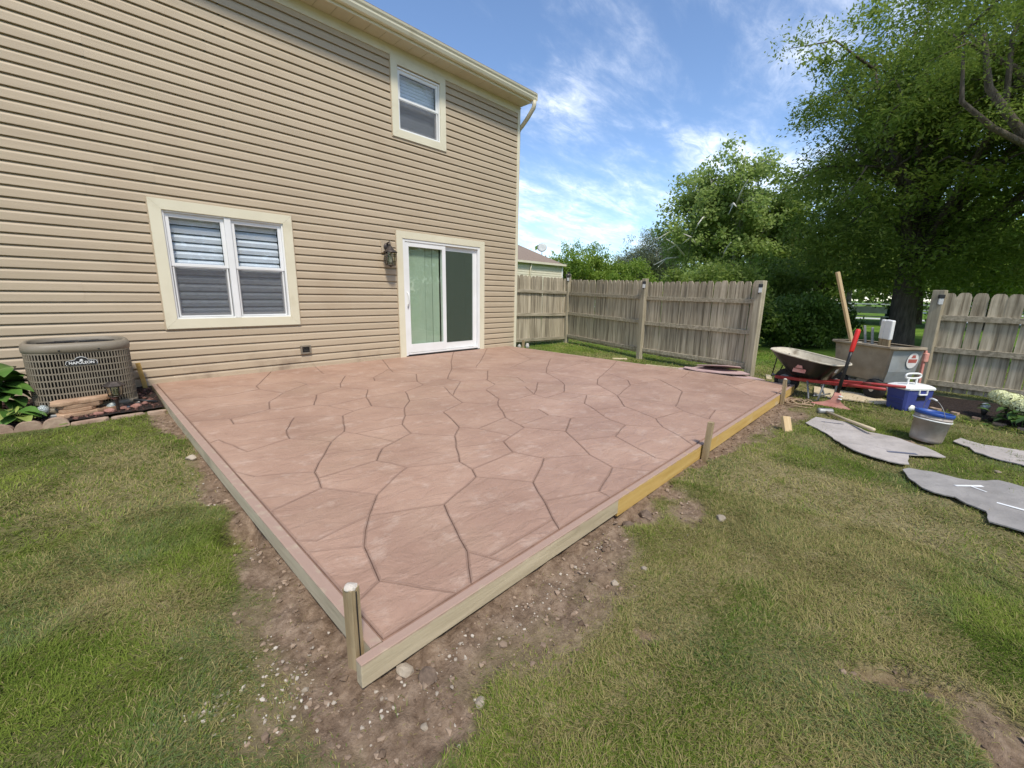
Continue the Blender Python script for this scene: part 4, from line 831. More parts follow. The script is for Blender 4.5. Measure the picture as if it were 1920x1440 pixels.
# badge with its lettering
bd = MB(); bpts = [(-.085, -.018), (.085, -.018), (.092, -.006), (.085, .012), (.06, .016), (.038, .02), (.026, .034), (0, .042), (-.026, .034), (-.038, .02), (-.06, .016), (-.085, .012), (-.092, -.006)]
BM = Matrix.Translation((.005, -RA-.006, .455)) @ Matrix.Rotation(R(90), 4, 'X')
bd.prism([(x*1.22, y*1.32) for x, y in bpts], 0, .004, BM); bdo = bd.build('badge_border', M['text_w'], ac)
b2_ = MB(); b2_.prism([(x*1.18, y*1.22) for x, y in bpts], .0042, .0065, BM); b2_.build('badge', M['black'], ac)
def text_mesh(txt, size, mat, parent, mx, name='lettering', bold=.0, sx=1.0):
    cu_ = bpy.data.curves.new('txt', 'FONT'); cu_.body = txt; cu_.size = size; cu_.align_x = 'CENTER'; cu_.align_y = 'CENTER'; cu_.extrude = .0006; cu_.offset = bold
    ob = bpy.data.objects.new('txt', cu_); COL.objects.link(ob); dg = bpy.context.evaluated_depsgraph_get(); me = bpy.data.meshes.new_from_object(ob.evaluated_get(dg)); bpy.data.objects.remove(ob)
    me.transform(mx @ Matrix.Diagonal((sx, 1, 1, 1))); me.materials.clear(); me.materials.append(mat); return link(name, me, None, parent)
text_mesh('NAPOLEON', .033, M['text_w'], ac, BM @ Matrix.Translation((0, -.003, .0072)), bold=.0008)
lg = MB(); lg.prism([(-.014, .016), (0, .013), (.014, .016), (.010, .024), (.003, .034), (0, .027), (-.005, .031), (-.010, .023)], .0068, .0078, BM); lg.build('flame_emblem', M['text_w'], ac)
tg = MB(); tg.tube([(.30, -.30, .04), (.42, -.36, .02), (.52, -.40, .0)], .012, 6); tg.build('refrigerant_line', M['black'], ac)

# ------------------------------------------------------------------ planting bed by the condenser
def bedz(x, y): return -.045+.0*x
bx = MB()
bpl = [(-9.2, -.02), (-9.2, -1.16), (-7.75, -1.16), (-7.3, -1.20), (-6.95, -1.22), (-6.62, -1.24), (-6.566, -1.20), (-6.566, -.02)][::-1]
n_ = 60; gxb = np.linspace(-9.2, -6.566, 90); gyb = np.linspace(-1.2, -.02, 44); XB, YB = np.meshgrid(gxb, gyb); ZB = -.055+.025*fbm(XB, YB, 7)+.02*fbm(XB, YB, 22)+.03*sstep(-1.2, -.6, YB)-.02; idb = np.arange(XB.size).reshape(XB.shape)
Fb = np.stack([idb[:-1, :-1], idb[:-1, 1:], idb[1:, 1:], idb[1:, :-1]], -1).reshape(-1, 4)
tag(link('planting_bed', npmesh('planting_bed', np.stack([XB, YB, ZB], -1).reshape(-1, 3), Fb, M['mulch'], smooth=True), None), kind='structure')
def bedtop(x, y): return -.055+.025*fbm(x, y, 7)+.02*fbm(x, y, 22)+.03*sstep(-1.2, -.6, y)-.02
_gz = gz
def bed_region(n):
    x = rng.uniform(-8.4, -6.58, n); y = rng.uniform(-1.18, -.1, n); return x, y
gz = lambda x, y: bedtop(x, y)
rocks('mulch_chips', 1500, .004, .022, M['mulchchip'], bed_region, 'dark red brown mulch chips in the bed by the condenser', 'mulch', 2.0)
gz = _gz
for i, (x, y, s, lab) in enumerate([(-6.78, -1.03, .042, 'rounded red stone right of the garden path light'), (-6.88, -1.06, .04, 'rounded red stone just left of the path light stake'), (-6.98, -1.10, .045, 'dark red stone in front of the stacked pavers'), (-7.06, -1.13, .035, 'small red stone at the bed edge below the stacked pavers'), (-6.70, -1.00, .03, 'small brown stone near the corner of the patio form')]):
    tag(link('stone', stone_mesh((s*1.2, s, s*.7), 60+i), M['brick'], None, (x, y, float(bedtop(x, y))+.012), i), lab, 'stone')
# flat pavers stacked in front of the unit
def slabstone(sx, sy, sz, seed):
    r_ = random.Random(seed); n = 14; P = []
    for i in range(n):
        a = 2*math.pi*i/n; c, s = math.cos(a), math.sin(a); k = 1/((abs(c)**5+abs(s)**5)**.2)*(1+r_.uniform(-.05, .05)); P.append((c*k*sx/2, s*k*sy/2))
    mb = MB(); V = []; F = []
    for k, (sc, z) in enumerate(((.97, 0), (1, sz*.25), (1, sz*.8), (.97, sz))): V += [(x*sc, y*sc, z+r_.uniform(-.002, .002)) for x, y in P]
    for k in range(3): F += [(k*n+i, k*n+(i+1) % n, (k+1)*n+(i+1) % n, (k+1)*n+i) for i in range(n)]
    F += [list(range(n))[::-1], [3*n+i for i in range(n)]]; mb.add(V, F); return mb.mesh('paver')
for x, y, z, sx, sy, sz, rz, tl, lab in [(-7.19, -1.02, -.045, .30, .17, .036, 8, 0, 'bottom left paver of the stack before the condenser'), (-6.99, -.99, -.045, .24, .16, .04, 14, 0, 'paver lying lowest at the right of the stack'), (-7.20, -1.0, -.007, .26, .16, .033, 3, 0, 'third paver up in the stack before the condenser'),
       (-7.17, -.99, .028, .31, .16, .036, 6, 0, 'second paver from the top of the stack'), (-7.15, -.985, .066, .44, .17, .038, 7, 0, 'long tan paver on top of the stack before the condenser')]:
    o = link('paver', slabstone(sx, sy, sz, int(sx*991+sz*7717)), M['paver'], None, (x, y, z)); o.rotation_euler = (R(1), R(-1.5), R(rz)); tag(o, lab, 'paver')
MBb = MB().box((0, 0, 0), (.032, .10, .03), ch=.003).build('red_block', M['brick'], None, (-6.93, -1.055, .085), R(8)); tag(MBb, 'small red block on the right end of the top paver', 'block')
# scalloped edging and flat edging stones
for i, (x, y, lab) in enumerate([(-7.68, -1.20, 'scalloped edging block at the left picture border'), (-7.51, -1.215, 'scalloped edging block second from the left border'), (-7.345, -1.225, 'scalloped edging block nearest the stacked pavers')]):
    b = MB(); arc = [(-.085, 0)]+[(-.085*math.cos(math.pi*k/12), .035+.065*math.sin(math.pi*k/12)) for k in range(13)]+[(.085, 0)]
    n = len(arc); b.add([(u_, -.03, v_) for u_, v_ in arc]+[(u_, .03, v_) for u_, v_ in arc], [tuple(range(n))[::-1], tuple(range(n, 2*n))]+[(i_, (i_+1) % n, n+(i_+1) % n, n+i_) for i_ in range(n)])
    o = b.build('edging_block', M['edger'], None, (x, y, -.105), R(-4+i*2)); tag(o, lab, 'edging block')
for i, (x, y, sx, lab) in enumerate([(-7.12, -1.255, .26, 'flat edging stone right of the scalloped blocks'), (-6.86, -1.27, .24, 'flat edging stone below the path light'), (-6.64, -1.275, .15, 'flat edging stone touching the patio form board')]):
    o = link('edging_stone', slabstone(sx, .075, .05, 90+i), M['edger'], None, (x, y, -.112)); o.rotation_euler = (0, R(i-1), R(2+3*(i-1))); tag(o, lab, 'edging stone')
tag(MB().box((0, 0, 0), (.10, .03, .035), ch=.008).build('metal_scrap', M['galv'], None, (-7.33, -1.05, -.03), R(-20)), 'grey metal scrap lying left of the stacked pavers', 'metal scrap')
# garden path light
pl = empty('path_light', (-6.915, -1.09, -.06)); tag(pl, 'bronze solar path light on a stake in front of the condenser', 'path light')
b = MB(); b.lathe([(.006, -.1), (.014, -.02), (.014, .16), (.02, .165)], 8); b.build('stem', M['bronze'], pl)
b = MB(); b.lathe([(.05, .168), (.064, .27)], 6, cap=False, smooth=False); b.build('glass_shade', M['seeded'], pl)
b = MB()
for a in range(6): th = a*math.pi/3; b.tube([(.05*math.cos(th), .05*math.sin(th), .166), (.064*math.cos(th), .064*math.sin(th), .272)], .004, 5)
b.lathe([(.052, .160), (.055, .170)], 6); b.build('cage', M['bronze'], pl)
b = MB(); b.lathe([(.088, .268), (.09, .276), (.05, .305), (.045, .31)], 6, smooth=False); b.build('cap', M['bronze'], pl)
M['crackle'] = pm('crackled_glass', (.20, .24, .23), (.55, .60, .58), 45, rough=.15, bump=.8, spec=.8, detail=3)
def globe(x, y, z, r_, lab, stem=True):
    o = empty('globe_light', (x, y, z)); b = MB(); b.lathe([(.004, -r_*.97)]+[(r_*math.cos(t_), r_*math.sin(t_)) for t_ in np.linspace(-1.3, 1.45, 9)]+[(.004, r_)], 16); b.build('globe', M['crackle'], o)
    b = MB(); b.lathe([(.016, -r_-.06), (.03, -r_-.01), (.03, -r_*.8)], 12); b.tube([(0, 0, -r_-.2), (0, 0, -r_-.02)], .008, 6); b.build('stake', M['black'], o); return tag(o, lab, 'globe light')
globe(-7.42, -1.0, .035, .048, 'crackled glass globe light among the hosta leaves')
o = globe(-6.955, -1.0, -.015, .042, 'crackled glass globe light lying beside the path light'); o.rotation_euler = (0, R(-80), R(10))

# leafy plants --------------------------------------------------------------
def leaf_blade(L_, W_, bend, seg=6):
    V = []; F = []
    for i in range(seg+1):
        s = i/seg; w_ = W_*math.sin(math.pi*min(1, (s*.96+.02))**.8)*.5+.001; x = L_*math.sin(s*bend)/bend if bend > .01 else L_*s; z = L_*(1-math.cos(s*bend))/bend*-1 if bend > .01 else 0
        V += [(x, -w_, z+w_*.35), (x, 0, z), (x, w_, z+w_*.35)]
    for i in range(seg): a = i*3; F += [(a, a+1, a+4, a+3), (a+1, a+2, a+5, a+4)]
    return V, F
def hosta(x, y, z, n, size, mats, label, seed, hgt=.3):
    r_ = random.Random(seed); o = empty('hosta_plant', (x, y, z)); tag(o, label, 'plant')
    for i in range(n):
        V, F = leaf_blade(size*r_.uniform(.7, 1.15), size*r_.uniform(.5, .72), r_.uniform(.5, 1.3))
        a = i*2.399+r_.uniform(-.3, .3); up = r_.uniform(-.1, .75); hh = hgt*r_.uniform(.35, 1.0)
        rad = size*r_.uniform(.1, .35)
        mx = Matrix.Translation((rad*math.cos(a), rad*math.sin(a), hh)) @ Matrix.Rotation(a, 4, 'Z') @ Matrix.Rotation(-up, 4, 'Y') @ Matrix.Rotation(r_.uniform(-.4, .4), 4, 'X')
        b = MB(); b.add(V, F, True, mx); b.build('leaf', mats[i % len(mats)], o)
    b = MB()
    for i in range(n): a = i*2.399; b.tube([(0, 0, -.05), (size*.12*math.cos(a), size*.12*math.sin(a), hgt*.4), (size*.25*math.cos(a), size*.25*math.sin(a), hgt*.75)], .005, 5)
    b.build('stalks', mats[0], o); return o
M['hosta'] = pm('hosta_leaf', (.05, .12, .02), (.10, .19, .035), 6, rough=.4, bump=.3, bscale=20, vary=.2)
M['hostal'] = pm('lime_hosta_leaf', (.13, .20, .03), (.30, .34, .10), 6, rough=.4, bump=.3, bscale=20, vary=.2)
hosta(-7.70, -.72, -.03, 40, .25, [M['hosta']], 'tall dark green broad leafed plant left of the condenser', 3, .46)
hosta(-7.58, -1.02, -.05, 22, .19, [M['hostal'], M['hosta']], 'low lime edged hosta at the left picture border', 8, .12)
tag(MB().prism([(-.03, -.012), (.0, -.02), (.035, -.004), (.03, .012), (-.02, .014)], 0, .003).build('fallen_leaf', M['hostal'], None, (-7.30, -1.31, -.055), .3), 'yellow fallen leaf on grass below the edging block', 'leaf')

# ------------------------------------------------------------------ building gear in the gate gap
GY = -.142
def gnd(x, y): return float(gz(x, y))
# wheelbarrow: local +x runs from the wheel to the handles
wb_ = empty('wheelbarrow', (-.10, -5.50, GY), math.atan2(-.917, -.40)); tag(wb_, 'black tray wheelbarrow with red wooden handles beyond the patio corner', 'wheelbarrow')
b = MB(); b.lathe([(.05, -.045), (.13, -.05), (.165, -.035), (.172, 0), (.165, .035), (.13, .05), (.05, .045)], 24, Matrix.Translation((0, 0, .172)) @ Matrix.Rotation(R(90), 4, 'X')); wl = b.build('wheel', M['rubber'], wb_)
b = MB(); b.lathe([(.02, -.07), (.02, .07)], 10, Matrix.Translation((0, 0, .172)) @ Matrix.Rotation(R(90), 4, 'X')); b.lathe([(.09, -.052), (.09, .052)], 16, Matrix.Translation((0, 0, .172)) @ Matrix.Rotation(R(90), 4, 'X')); b.build('hub', M['galv'], wl)
for s in (-1, 1):
    b = MB(); b.box((0, 0, 0), (1.02, .036, .045), Matrix.Translation((.36, s*.10, .243)) @ Matrix.Rotation(s*R(6.5), 4, 'Z') @ Matrix.Rotation(R(-5), 4, 'Y'), ch=.006)
    b.tube([(.86, s*.157, .287), (.98, s*.17, .30), (1.27, s*.2, .325)], [.024, .019, .017], 10); b.build('handle', M['red'], wb_)
    b = MB(); b.tube([(.36, s*.12, .24), (.44, s*.17, .02), (.50, s*.17, .005), (.56, s*.17, .02), (.58, s*.13, .25)], .012, 6); b.build('leg', M['galv'], wb_)
    b = MB(); b.tube([(-.19, s*.06, .20), (-.10, s*.12, .54)], .008, 6); b.build('brace', M['black'], wb_)
b = MB(); b.tube([(.50, -.17, .07), (.50, .17, .07)], .01, 6); b.build('leg_crossbar', M['galv'], wb_)
b = MB(); b.tube([(-.16, -.07, .24), (-.20, -.05, .21), (-.20, .05, .21), (-.16, .07, .24)], .013, 6); b.build('wheel_guard', M['galv'], wb_)
def tray_ring(s_, zf):
    """front/back x, half widths, heights of one level of the tray"""
    res = []; x0, x1, wf, wr, z0, z1 = s_
    n = 28
    for i in range(n):
        a = 2*math.pi*i/n; c, q = math.cos(a), math.sin(a); k = 1/((abs(c)**3.4+abs(q)**3.4)**(1/3.4)); u_ = (c*k+1)/2; v_ = q*k
        wd = wf+(wr-wf)*u_; res.append((x0+(x1-x0)*u_, v_*wd, z0+(z1-z0)*u_))
    return res
lv = [(.10, .52, .14, .15, .275, .275), (.02, .57, .19, .20, .36, .34), (-.12, .66, .235, .245, .50, .435), (-.22, .72, .26, .27, .605, .495)]
V = []; F = []; n = 28
for s_ in lv: V += tray_ring(s_, 0)
for k in range(3): F += [(k*n+i, k*n+(i+1) % n, (k+1)*n+(i+1) % n, (k+1)*n+i) for i in range(n)]
F.append(list(range(n))[::-1]); b = MB(); b.add(V, F, True); b.build('tray', M['tray'], wb_)
V2 = []
for s_ in lv:
    x0, x1, wf, wr, z0, z1 = s_; V2 += tray_ring((x0+.006, x1-.006, wf-.006, wr-.006, z0+.008, z1+.006), 0)
F2 = [tuple(reversed(f)) for f in F]; b = MB(); b.add(V2, F2, True); b.build('tray_lining', M['trayin'], wb_)
b = MB(); b.tube([(x, y, z+.004) for x, y, z in tray_ring(lv[3], 0)], .011, 6, closed=True); b.build('tray_rim', M['trayin'], wb_)
b = MB(); b.box((0, 0, 0), (.17, .002, .05), Matrix.Translation((.30, -.232, .375)) @ Matrix.Rotation(R(-18), 4, 'X')); b.prism([(-.05, 0), (.05, 0), (.025, .05), (0, .035), (-.025, .05)], -.001, .001, Matrix.Translation((.30, -.245, .41)) @ Matrix.Rotation(R(72), 4, 'X')); b.build('maker_sticker', M['tag_'] if 'tag_' in M else M['pinkblade'], wb_)
b = MB(); b.box((0, 0, 0), (.002, .05, .06), Matrix.Translation((.655, -.06, .42)) @ Matrix.Rotation(R(25), 4, 'Y')); b.build('warning_sticker', M['decal'], wb_)

# concrete buggy ------------------------------------------------------------
bug = empty('concrete_buggy', (.657, -6.354, GY), math.atan2(-.73, -.68)); tag(bug, 'grey cement stained tub buggy on rubber tyres behind the wheelbarrow', 'buggy')
def loft(mb, rings, cap0=True, cap1=False):
    n = len(rings[0]); V = [q for rg in rings for q in rg]; F = []
    for k in range(len(rings)-1): F += [(k*n+i, k*n+(i+1) % n, (k+1)*n+(i+1) % n, (k+1)*n+i) for i in range(n)]
    if cap0: F.append(list(range(n))[::-1])
    if cap1: F.append([(len(rings)-1)*n+i for i in range(n)])
    return mb.add(V, F)
def rrect(x0, x1, y0, y1, z, c): return [(x0+c, y0, z), (x1-c, y0, z), (x1, y0+c, z), (x1, y1-c, z), (x1-c, y1, z), (x0+c, y1, z), (x0, y1-c, z), (x0, y0+c, z)]
loft(MB(), [rrect(-.40, .38, -.17, .17, .24, .03), rrect(-.45, .43, -.19, .19, .40, .03), rrect(-.48, .47, -.205, .205, .70, .03)]).build('tub', M['tub'], bug)
loft(MB(), [rrect(-.39, .37, -.16, .16, .26, .03), rrect(-.47, .46, -.195, .195, .705, .03)][::-1], False, True).build('tub_lining', M['trayin'], bug)
b = MB(); loft(b, [rrect(-.48, .47, -.205, .205, .685, .03), rrect(-.53, .525, -.25, .25, .705, .06), rrect(-.53, .525, -.25, .25, .728, .06), rrect(-.475, .465, -.2, .2, .728, .03)], False); b.build('tub_rim', M['tub'], bug)
b = MB(); b.add([(.382, -.168, .245), (.434, -.188, .40), (.474, -.203, .68), (.474, .203, .68), (.434, .188, .40), (.382, .168, .245)], [(0, 5, 4, 1), (1, 4, 3, 2)]); b.build('end_panel', M['tubend'], bug)
b = MB(); b.box((-.02, -.12, .17), (.9, .06, .06), ch=.006); b.box((-.02, .12, .17), (.9, .06, .06), ch=.006); b.box((.1, 0, .20), (.3, .3, .07), ch=.006); b.box((.30, 0, .16), (.06, .4, .06)); b.build('chassis', M['galv'], bug)
for x, y, r_ in ((.30, -.19, .14), (.30, .19, .14), (-.30, -.17, .13), (-.30, .17, .13)):
    b = MB(); T_ = Matrix.Translation((x, y, r_)) @ Matrix.Rotation(R(90), 4, 'X'); b.lathe([(.07, -.05), (r_*.85, -.055), (r_, -.035), (r_, .035), (r_*.85, .055), (.07, .05)], 22, T_); ty_ = b.build('tyre', M['rubber'], bug)
    b = MB(); b.lathe([(.03, -.052), (.072, -.04), (.072, .04), (.03, .052)], 16, T_); b.build('rim', M['mortar'], ty_)
b = MB(); b.box((.47, .235, .46), (.03, .03, .46), ch=.004); b.box((.48, .24, .60), (.05, .06, .12), ch=.01); b.build('control_lever', M['pinkblade'], bug)
SM = Matrix.Translation((.464, .085, .555)) @ Matrix.Rotation(R(90), 4, 'Z') @ Matrix.Rotation(R(90+8), 4, 'X')
b = MB(); b.prism([(.075*math.cos(k*.3142), .105*math.sin(k*.3142)) for k in range(20)], 0, .004, SM); b.build('oval_sticker', M['decal'], bug)
b = MB(); b.prism([(-.055, -.028), (.055, -.028), (.06, .02), (-.06, .02)], .0045, .0062, SM); b.prism([(-.03, .035), (.03, .035), (.018, .075), (-.018, .075)], .0045, .0062, SM); b.build('red_sticker_print', M['text_r'], bug)
# things standing in the tub
def stick(name, a, c, w_, d_, mat, label, cat):
    A, B_ = Vector(a), Vector(c); ax = (B_-A); L_ = ax.length; b = MB(); b.box((0, 0, L_/2), (w_, d_, L_), ch=.003); o = b.build(name, mat, None, A); o.rotation_mode = 'QUATERNION'; o.rotation_quaternion = ax.to_track_quat('Z', 'X'); return tag(o, label, cat)
stick('plank', (.80, -6.20, .15), (.62, -5.78, 1.56), .035, .085, M['lumber'], 'long light wooden plank leaning up out of the buggy tub', 'plank')
stick('steel_stake', (.73, -6.30, .12), (.70, -6.19, .82), .028, .02, M['galv'], 'thin grey steel stake in the middle of the buggy tub', 'steel stake')
stick('steel_stake', (.80, -6.25, .12), (.74, -6.10, .74), .02, .02, M['galv'], 'short grey steel stake beside the plank in the tub', 'steel stake')
stick('steel_stake', (.68, -6.36, .12), (.66, -6.28, .80), .03, .02, M['galv'], 'steel stake with a hole next to the white tool', 'steel stake')
for i, (xx, yy, lab) in enumerate(((.60, -6.46, 'broad brown brush with a white plastic sleeve standing in the tub'), (.69, -6.40, 'narrow brush with a white sleeve behind the broad one'))):
    o = empty('sleeved_tool', (xx, yy, .14), R(40)); o.rotation_euler = (R(-4), R(-5), R(40)); tag(o, lab, 'brush')
    b = MB(); b.box((0, 0, .28), (.11-.04*i, .03, .56), ch=.004); b.build('board', M['stake'], o)
    b = MB(); b.box((0, 0, .65), (.115-.04*i, .05, .26), ch=.008); b.build('sleeve', M['wplastic'], o)
# plywood scrap under the buggy
tag(MB().prism([(-.15, -5.85), (.55, -5.75), (.45, -6.45), (.02, -6.68), (-.10, -6.50)], GY+.012, GY+.028).build('plywood_sheet', M['lumberx']), 'tan plywood sheet on the grass under buggy and wheelbarrow', 'plywood')

# long floor scraper ---------------------------------------------------------
sc_ = empty('floor_scraper', (-.74, -6.14, GY+.01)); sc_.rotation_euler = (R(5.2), R(9.5), 0); tag(sc_, 'long scraper with red grip and worn red blade standing on the grass', 'scraper')
b = MB(); b.tube([(0, 0, .14), (0, 0, .62), (0, 0, .70)], [.019, .019, .019], 10); b.build('shaft', M['black'], sc_)
b = MB(); b.tube([(0, 0, .70), (0, 0, .72), (0, 0, .96), (0, 0, .98)], [.020, .025, .027, .018], 12); b.build('grip', M['redgrip'], sc_)
b = MB(); d1 = Vector((.20, -.72, 0)).normalized()
V = []
for w_, z, d_ in ((.235, 0, .006), (.20, .02, .006), (.11, .05, .008), (.05, .09, .016), (.035, .15, .026), (.033, .19, .024)):
    for s, q in ((-1, -1), (1, -1), (1, 1), (-1, 1)): V.append((d1.x*s*w_-d1.y*q*d_, d1.y*s*w_+d1.x*q*d_, z))
b.add(V, [(i*4+k, i*4+(k+1) % 4, i*4+4+(k+1) % 4, i*4+4+k) for i in range(5) for k in range(4)]+[(3, 2, 1, 0), (20, 21, 22, 23)]); b.build('blade', M['pinkblade'], sc_)
for z in (.12, .155): MB().lathe([(.008, 0), (.008, .04)], 8, Matrix.Translation((-.02, -.02, z)) @ Matrix.Rotation(R(90), 4, 'X')).build('bolt', M['wplastic'], sc_)

# cooler ----------------------------------------------------------------------
co = empty('cooler', (-.075, -6.79, GY), math.atan2(-.205, .23)); tag(co, 'blue ice chest with white lid and raised handle on the grass', 'cooler')
loft(MB(), [rrect(-.165, .165, -.115, .115, .012, .02), rrect(-.17, .17, -.12, .12, .04, .02), rrect(-.185, .185, -.135, .135, .27, .025)], True, True).build('body', M['blue'], co)
loft(MB(), [rrect(-.195, .195, -.145, .145, .27, .03), rrect(-.198, .198, -.148, .148, .288, .03), rrect(-.19, .19, -.14, .14, .302, .03), rrect(-.15, .15, -.10, .10, .322, .03), rrect(-.13, .13, -.085, .085, .318, .03)], True, True).build('lid', M['wplastic'], co)
b = MB(); P = [(-.14+.0, 0, .40)]; hp = []
for k in range(20):
    a = 2*math.pi*k/20; hp.append((.10*math.copysign(abs(math.cos(a))**.55, math.cos(a))-.02, -.02, .425+.030*math.copysign(abs(math.sin(a))**.8, math.sin(a))))
b.tube(hp, .011, 8, closed=True); b.box((-.075, -.02, .355), (.02, .016, .10), ch=.003); b.box((.035, -.02, .355), (.02, .016, .10), ch=.003); b.build('handle', M['wplastic'], co)
b = MB(); b.box((.02, -.137, .215), (.10, .03, .016), ch=.005); b.box((-.03, -.137, .243), (.014, .02, .06), ch=.003); b.box((.07, -.137, .243), (.014, .02, .06), ch=.003); b.build('bail', M['wplastic'], co)
b = MB(); b.box((.02, -.124, .18), (.13, .012, .09), ch=.01); b.build('handle_recess', M['black'], co)
b = MB(); b.box((-.07, -.118, .055), (.09, .02, .07), ch=.012); b.build('wheel_arch', M['black'], co)
b = MB(); b.lathe([(.04, -.012), (.04, .012)], 16, Matrix.Translation((-.07, -.118, .045)) @ Matrix.Rotation(R(90), 4, 'X')); b.build('wheel', M['wplastic'], co)
b = MB(); b.box((-.186, 0, .15), (.006, .2, .012)); b.box((-.181, 0, .10), (.006, .2, .006)); b.build('side_rib', M['blue'], co)

# bucket ------------------------------------------------------------------------
bk = empty('bucket', (-1.60, -6.955, GY+.01)); bk.rotation_euler = (Matrix.Rotation(R(7), 3, Vector((.72, .70, 0))) @ Matrix.Rotation(R(30), 3, 'Z')).to_euler(); tag(bk, 'cloudy plastic bucket with blue rim and wire bail on the lawn', 'bucket')
b = MB(); b.lathe([(.10, 0), (.112, .004), (.118, .03), (.131, .225), (.136, .225), (.136, .235), (.132, .236), (.134, .262), (.120, .262), (.108, .02), (.02, .015)], 30); b.build('body', M['bucket'], bk)
b = MB(); b.lathe([(.1375, .258), (.141, .26), (.142, .285), (.138, .290), (.127, .288), (.125, .26)], 30, cap=False); b.build('rim', M['bluelid'], bk)
b = MB(); b.lathe([(.1365, .208), (.1405, .210), (.1405, .218), (.1365, .22)], 30, cap=False); b.build('band', M['wplastic'], bk)
b = MB(); b.tube([(.143*math.cos(t_), .05*math.sin(t_), .255+.15*math.sin(t_)) for t_ in np.linspace(0, math.pi, 18)], .0025, 6); b.build('bail', M['galv'], bk)
b = MB(); b.tube([(.143*math.cos(t_), .05*math.sin(t_), .255+.15*math.sin(t_)) for t_ in np.linspace(1.25, 1.9, 5)], .008, 8); b.build('grip', M['wplastic'], bk)

# lying mallet, block, coil of rope, loose boards --------------------------------
ml = empty('mallet', (-1.16, -6.115, GY+.040), math.atan2(-.46, -.70)); tag(ml, 'mallet with grey head and wooden handle lying on the grass', 'mallet')
b = MB(); b.lathe([(.034, -.075), (.036, -.06), (.036, .06), (.034, .075)], 16, Matrix.Rotation(R(90), 4, 'X') @ Matrix.Rotation(0, 4, 'Z')); b.build('head', M['galv'], ml)
b = MB(); b.tube([(-.02, 0, 0), (.4, 0, .022), (.86, 0, .052)], [.014, .014, .018], 10); b.build('handle', M['lumberx'], ml)
o = MB().box((0, 0, 0), (.09, .038, .17), ch=.003).build('wood_block', M['lumber'], None, (-2.24, -5.94, gnd(-2.24, -5.94)+.055)); o.rotation_euler = (R(-28), R(8), R(-35)); tag(o, 'short pale block of wood stuck in the soil right of the yellow board', 'wood block')
cb = MB()
for k in range(7):
    r0 = .06+.018*k*random.uniform(.8, 1.1); cx_, cy_ = random.uniform(-.03, .03), random.uniform(-.02, .02)
    cb.tube([(cx_+r0*1.25*math.cos(q*.35), cy_+r0*math.sin(q*.35), .012+.010*(k % 3)+.012*math.sin(q*.9+k)) for q in range(18)], .007, 5, closed=True)
tag(cb.build('rope_coil', M['rope'], None, (-.86, -5.80, gnd(-.86, -5.80))), 'tan coil of rope on the ground beside the far stake', 'rope')
def lying(name, x, y, sx, sy, sz, rz, mat, label, cat='board', dz=0):
    o = MB().box((0, 0, sz/2), (sx, sy, sz), ch=.002).build(name, mat, None, (x, y, gnd(x, y)+.005+dz), rz); return tag(o, label, cat)
lying('loose_board', .72, -2.35, .30, .09, .022, R(-50), M['lumberx'], 'short board lying on grass between patio edge and middle fence post')
lying('loose_board', .10, -2.95, 1.3, .10, .025, R(-82), M['lumberx'], 'long tan board lying along the far patio edge')
lying('loose_board', .50, -3.45, .75, .05, .03, R(-80), M['lumberx'], 'thin pale board on the grass below the fence')
lying('loose_board', .95, -5.05, .4, .08, .02, R(15), M['lumberx'], 'bright board end lying on grass behind the fence end post')
lying('loose_board', -.05, -5.05, .8, .09, .03, R(-86), M['lumberx'], 'tan board edge beside the far corner of the patio')

# texture mats ----------------------------------------------------------------
def matsheet(poly, z, th, mat, label, name='texture_mat', wob=.006, conform=True, rz=0):
    P = []
    n = len(poly)
    for i in range(n):
        a, b_ = Vector(poly[i]), Vector(poly[(i+1) % n]); k = max(1, int((b_-a).length/.05))
        for j in range(k):
            q = a.lerp(b_, j/k); nn = Vector((-(b_-a).y, (b_-a).x)).normalized(); q = q+nn*(hsh(q.x*3, q.y*5)-.5)*.012; P.append((q.x, q.y))
    bm = bmesh.new(); vs_ = [bm.verts.new((x, y, 0)) for x, y in P]; f = bm.faces.new(vs_)
    if f.normal.z < 0: f.normal_flip()
    bmesh.ops.triangulate(bm, faces=[f])
    for _ in range(2): bmesh.ops.subdivide_edges(bm, edges=[e_ for e_ in bm.edges if e_.calc_length() > .09], cuts=1, use_grid_fill=True); bmesh.ops.triangulate(bm, faces=list(bm.faces))
    for v in bm.verts:
        v.co.z = (float(gz0(v.co.x, v.co.y)) if conform else 0)+z+(float(fbm(v.co.x, v.co.y, 3))-.5)*.03+(float(fbm(v.co.x, v.co.y, 9))-.5)*wob
    r_ = bmesh.ops.extrude_face_region(bm, geom=list(bm.faces)); 
    for v in [g for g in r_['geom'] if isinstance(g, bmesh.types.BMVert)]: v.co.z += th
    bmesh.ops.recalc_face_normals(bm, faces=list(bm.faces))
    me = bpy.data.meshes.new(name); bm.to_mesh(me); bm.free(); return tag(link(name, me, mat), label, 'rubber mat')
m1 = matsheet([(-1.89, -6.05), (-1.51, -6.08), (-1.51, -6.34), (-1.77, -6.55), (-1.78, -6.74), (-1.89, -6.83), (-2.0, -6.95), (-2.18, -7.08), (-2.36, -6.85), (-2.64, -6.86), (-2.68, -6.8), (-2.65, -6.62), (-2.58, -6.51), (-2.46, -6.41), (-2.18, -6.27), (-2.03, -6.17)], .022, .008, M['mat'], 'pale grey flexible texture mat lying below the mallet handle')
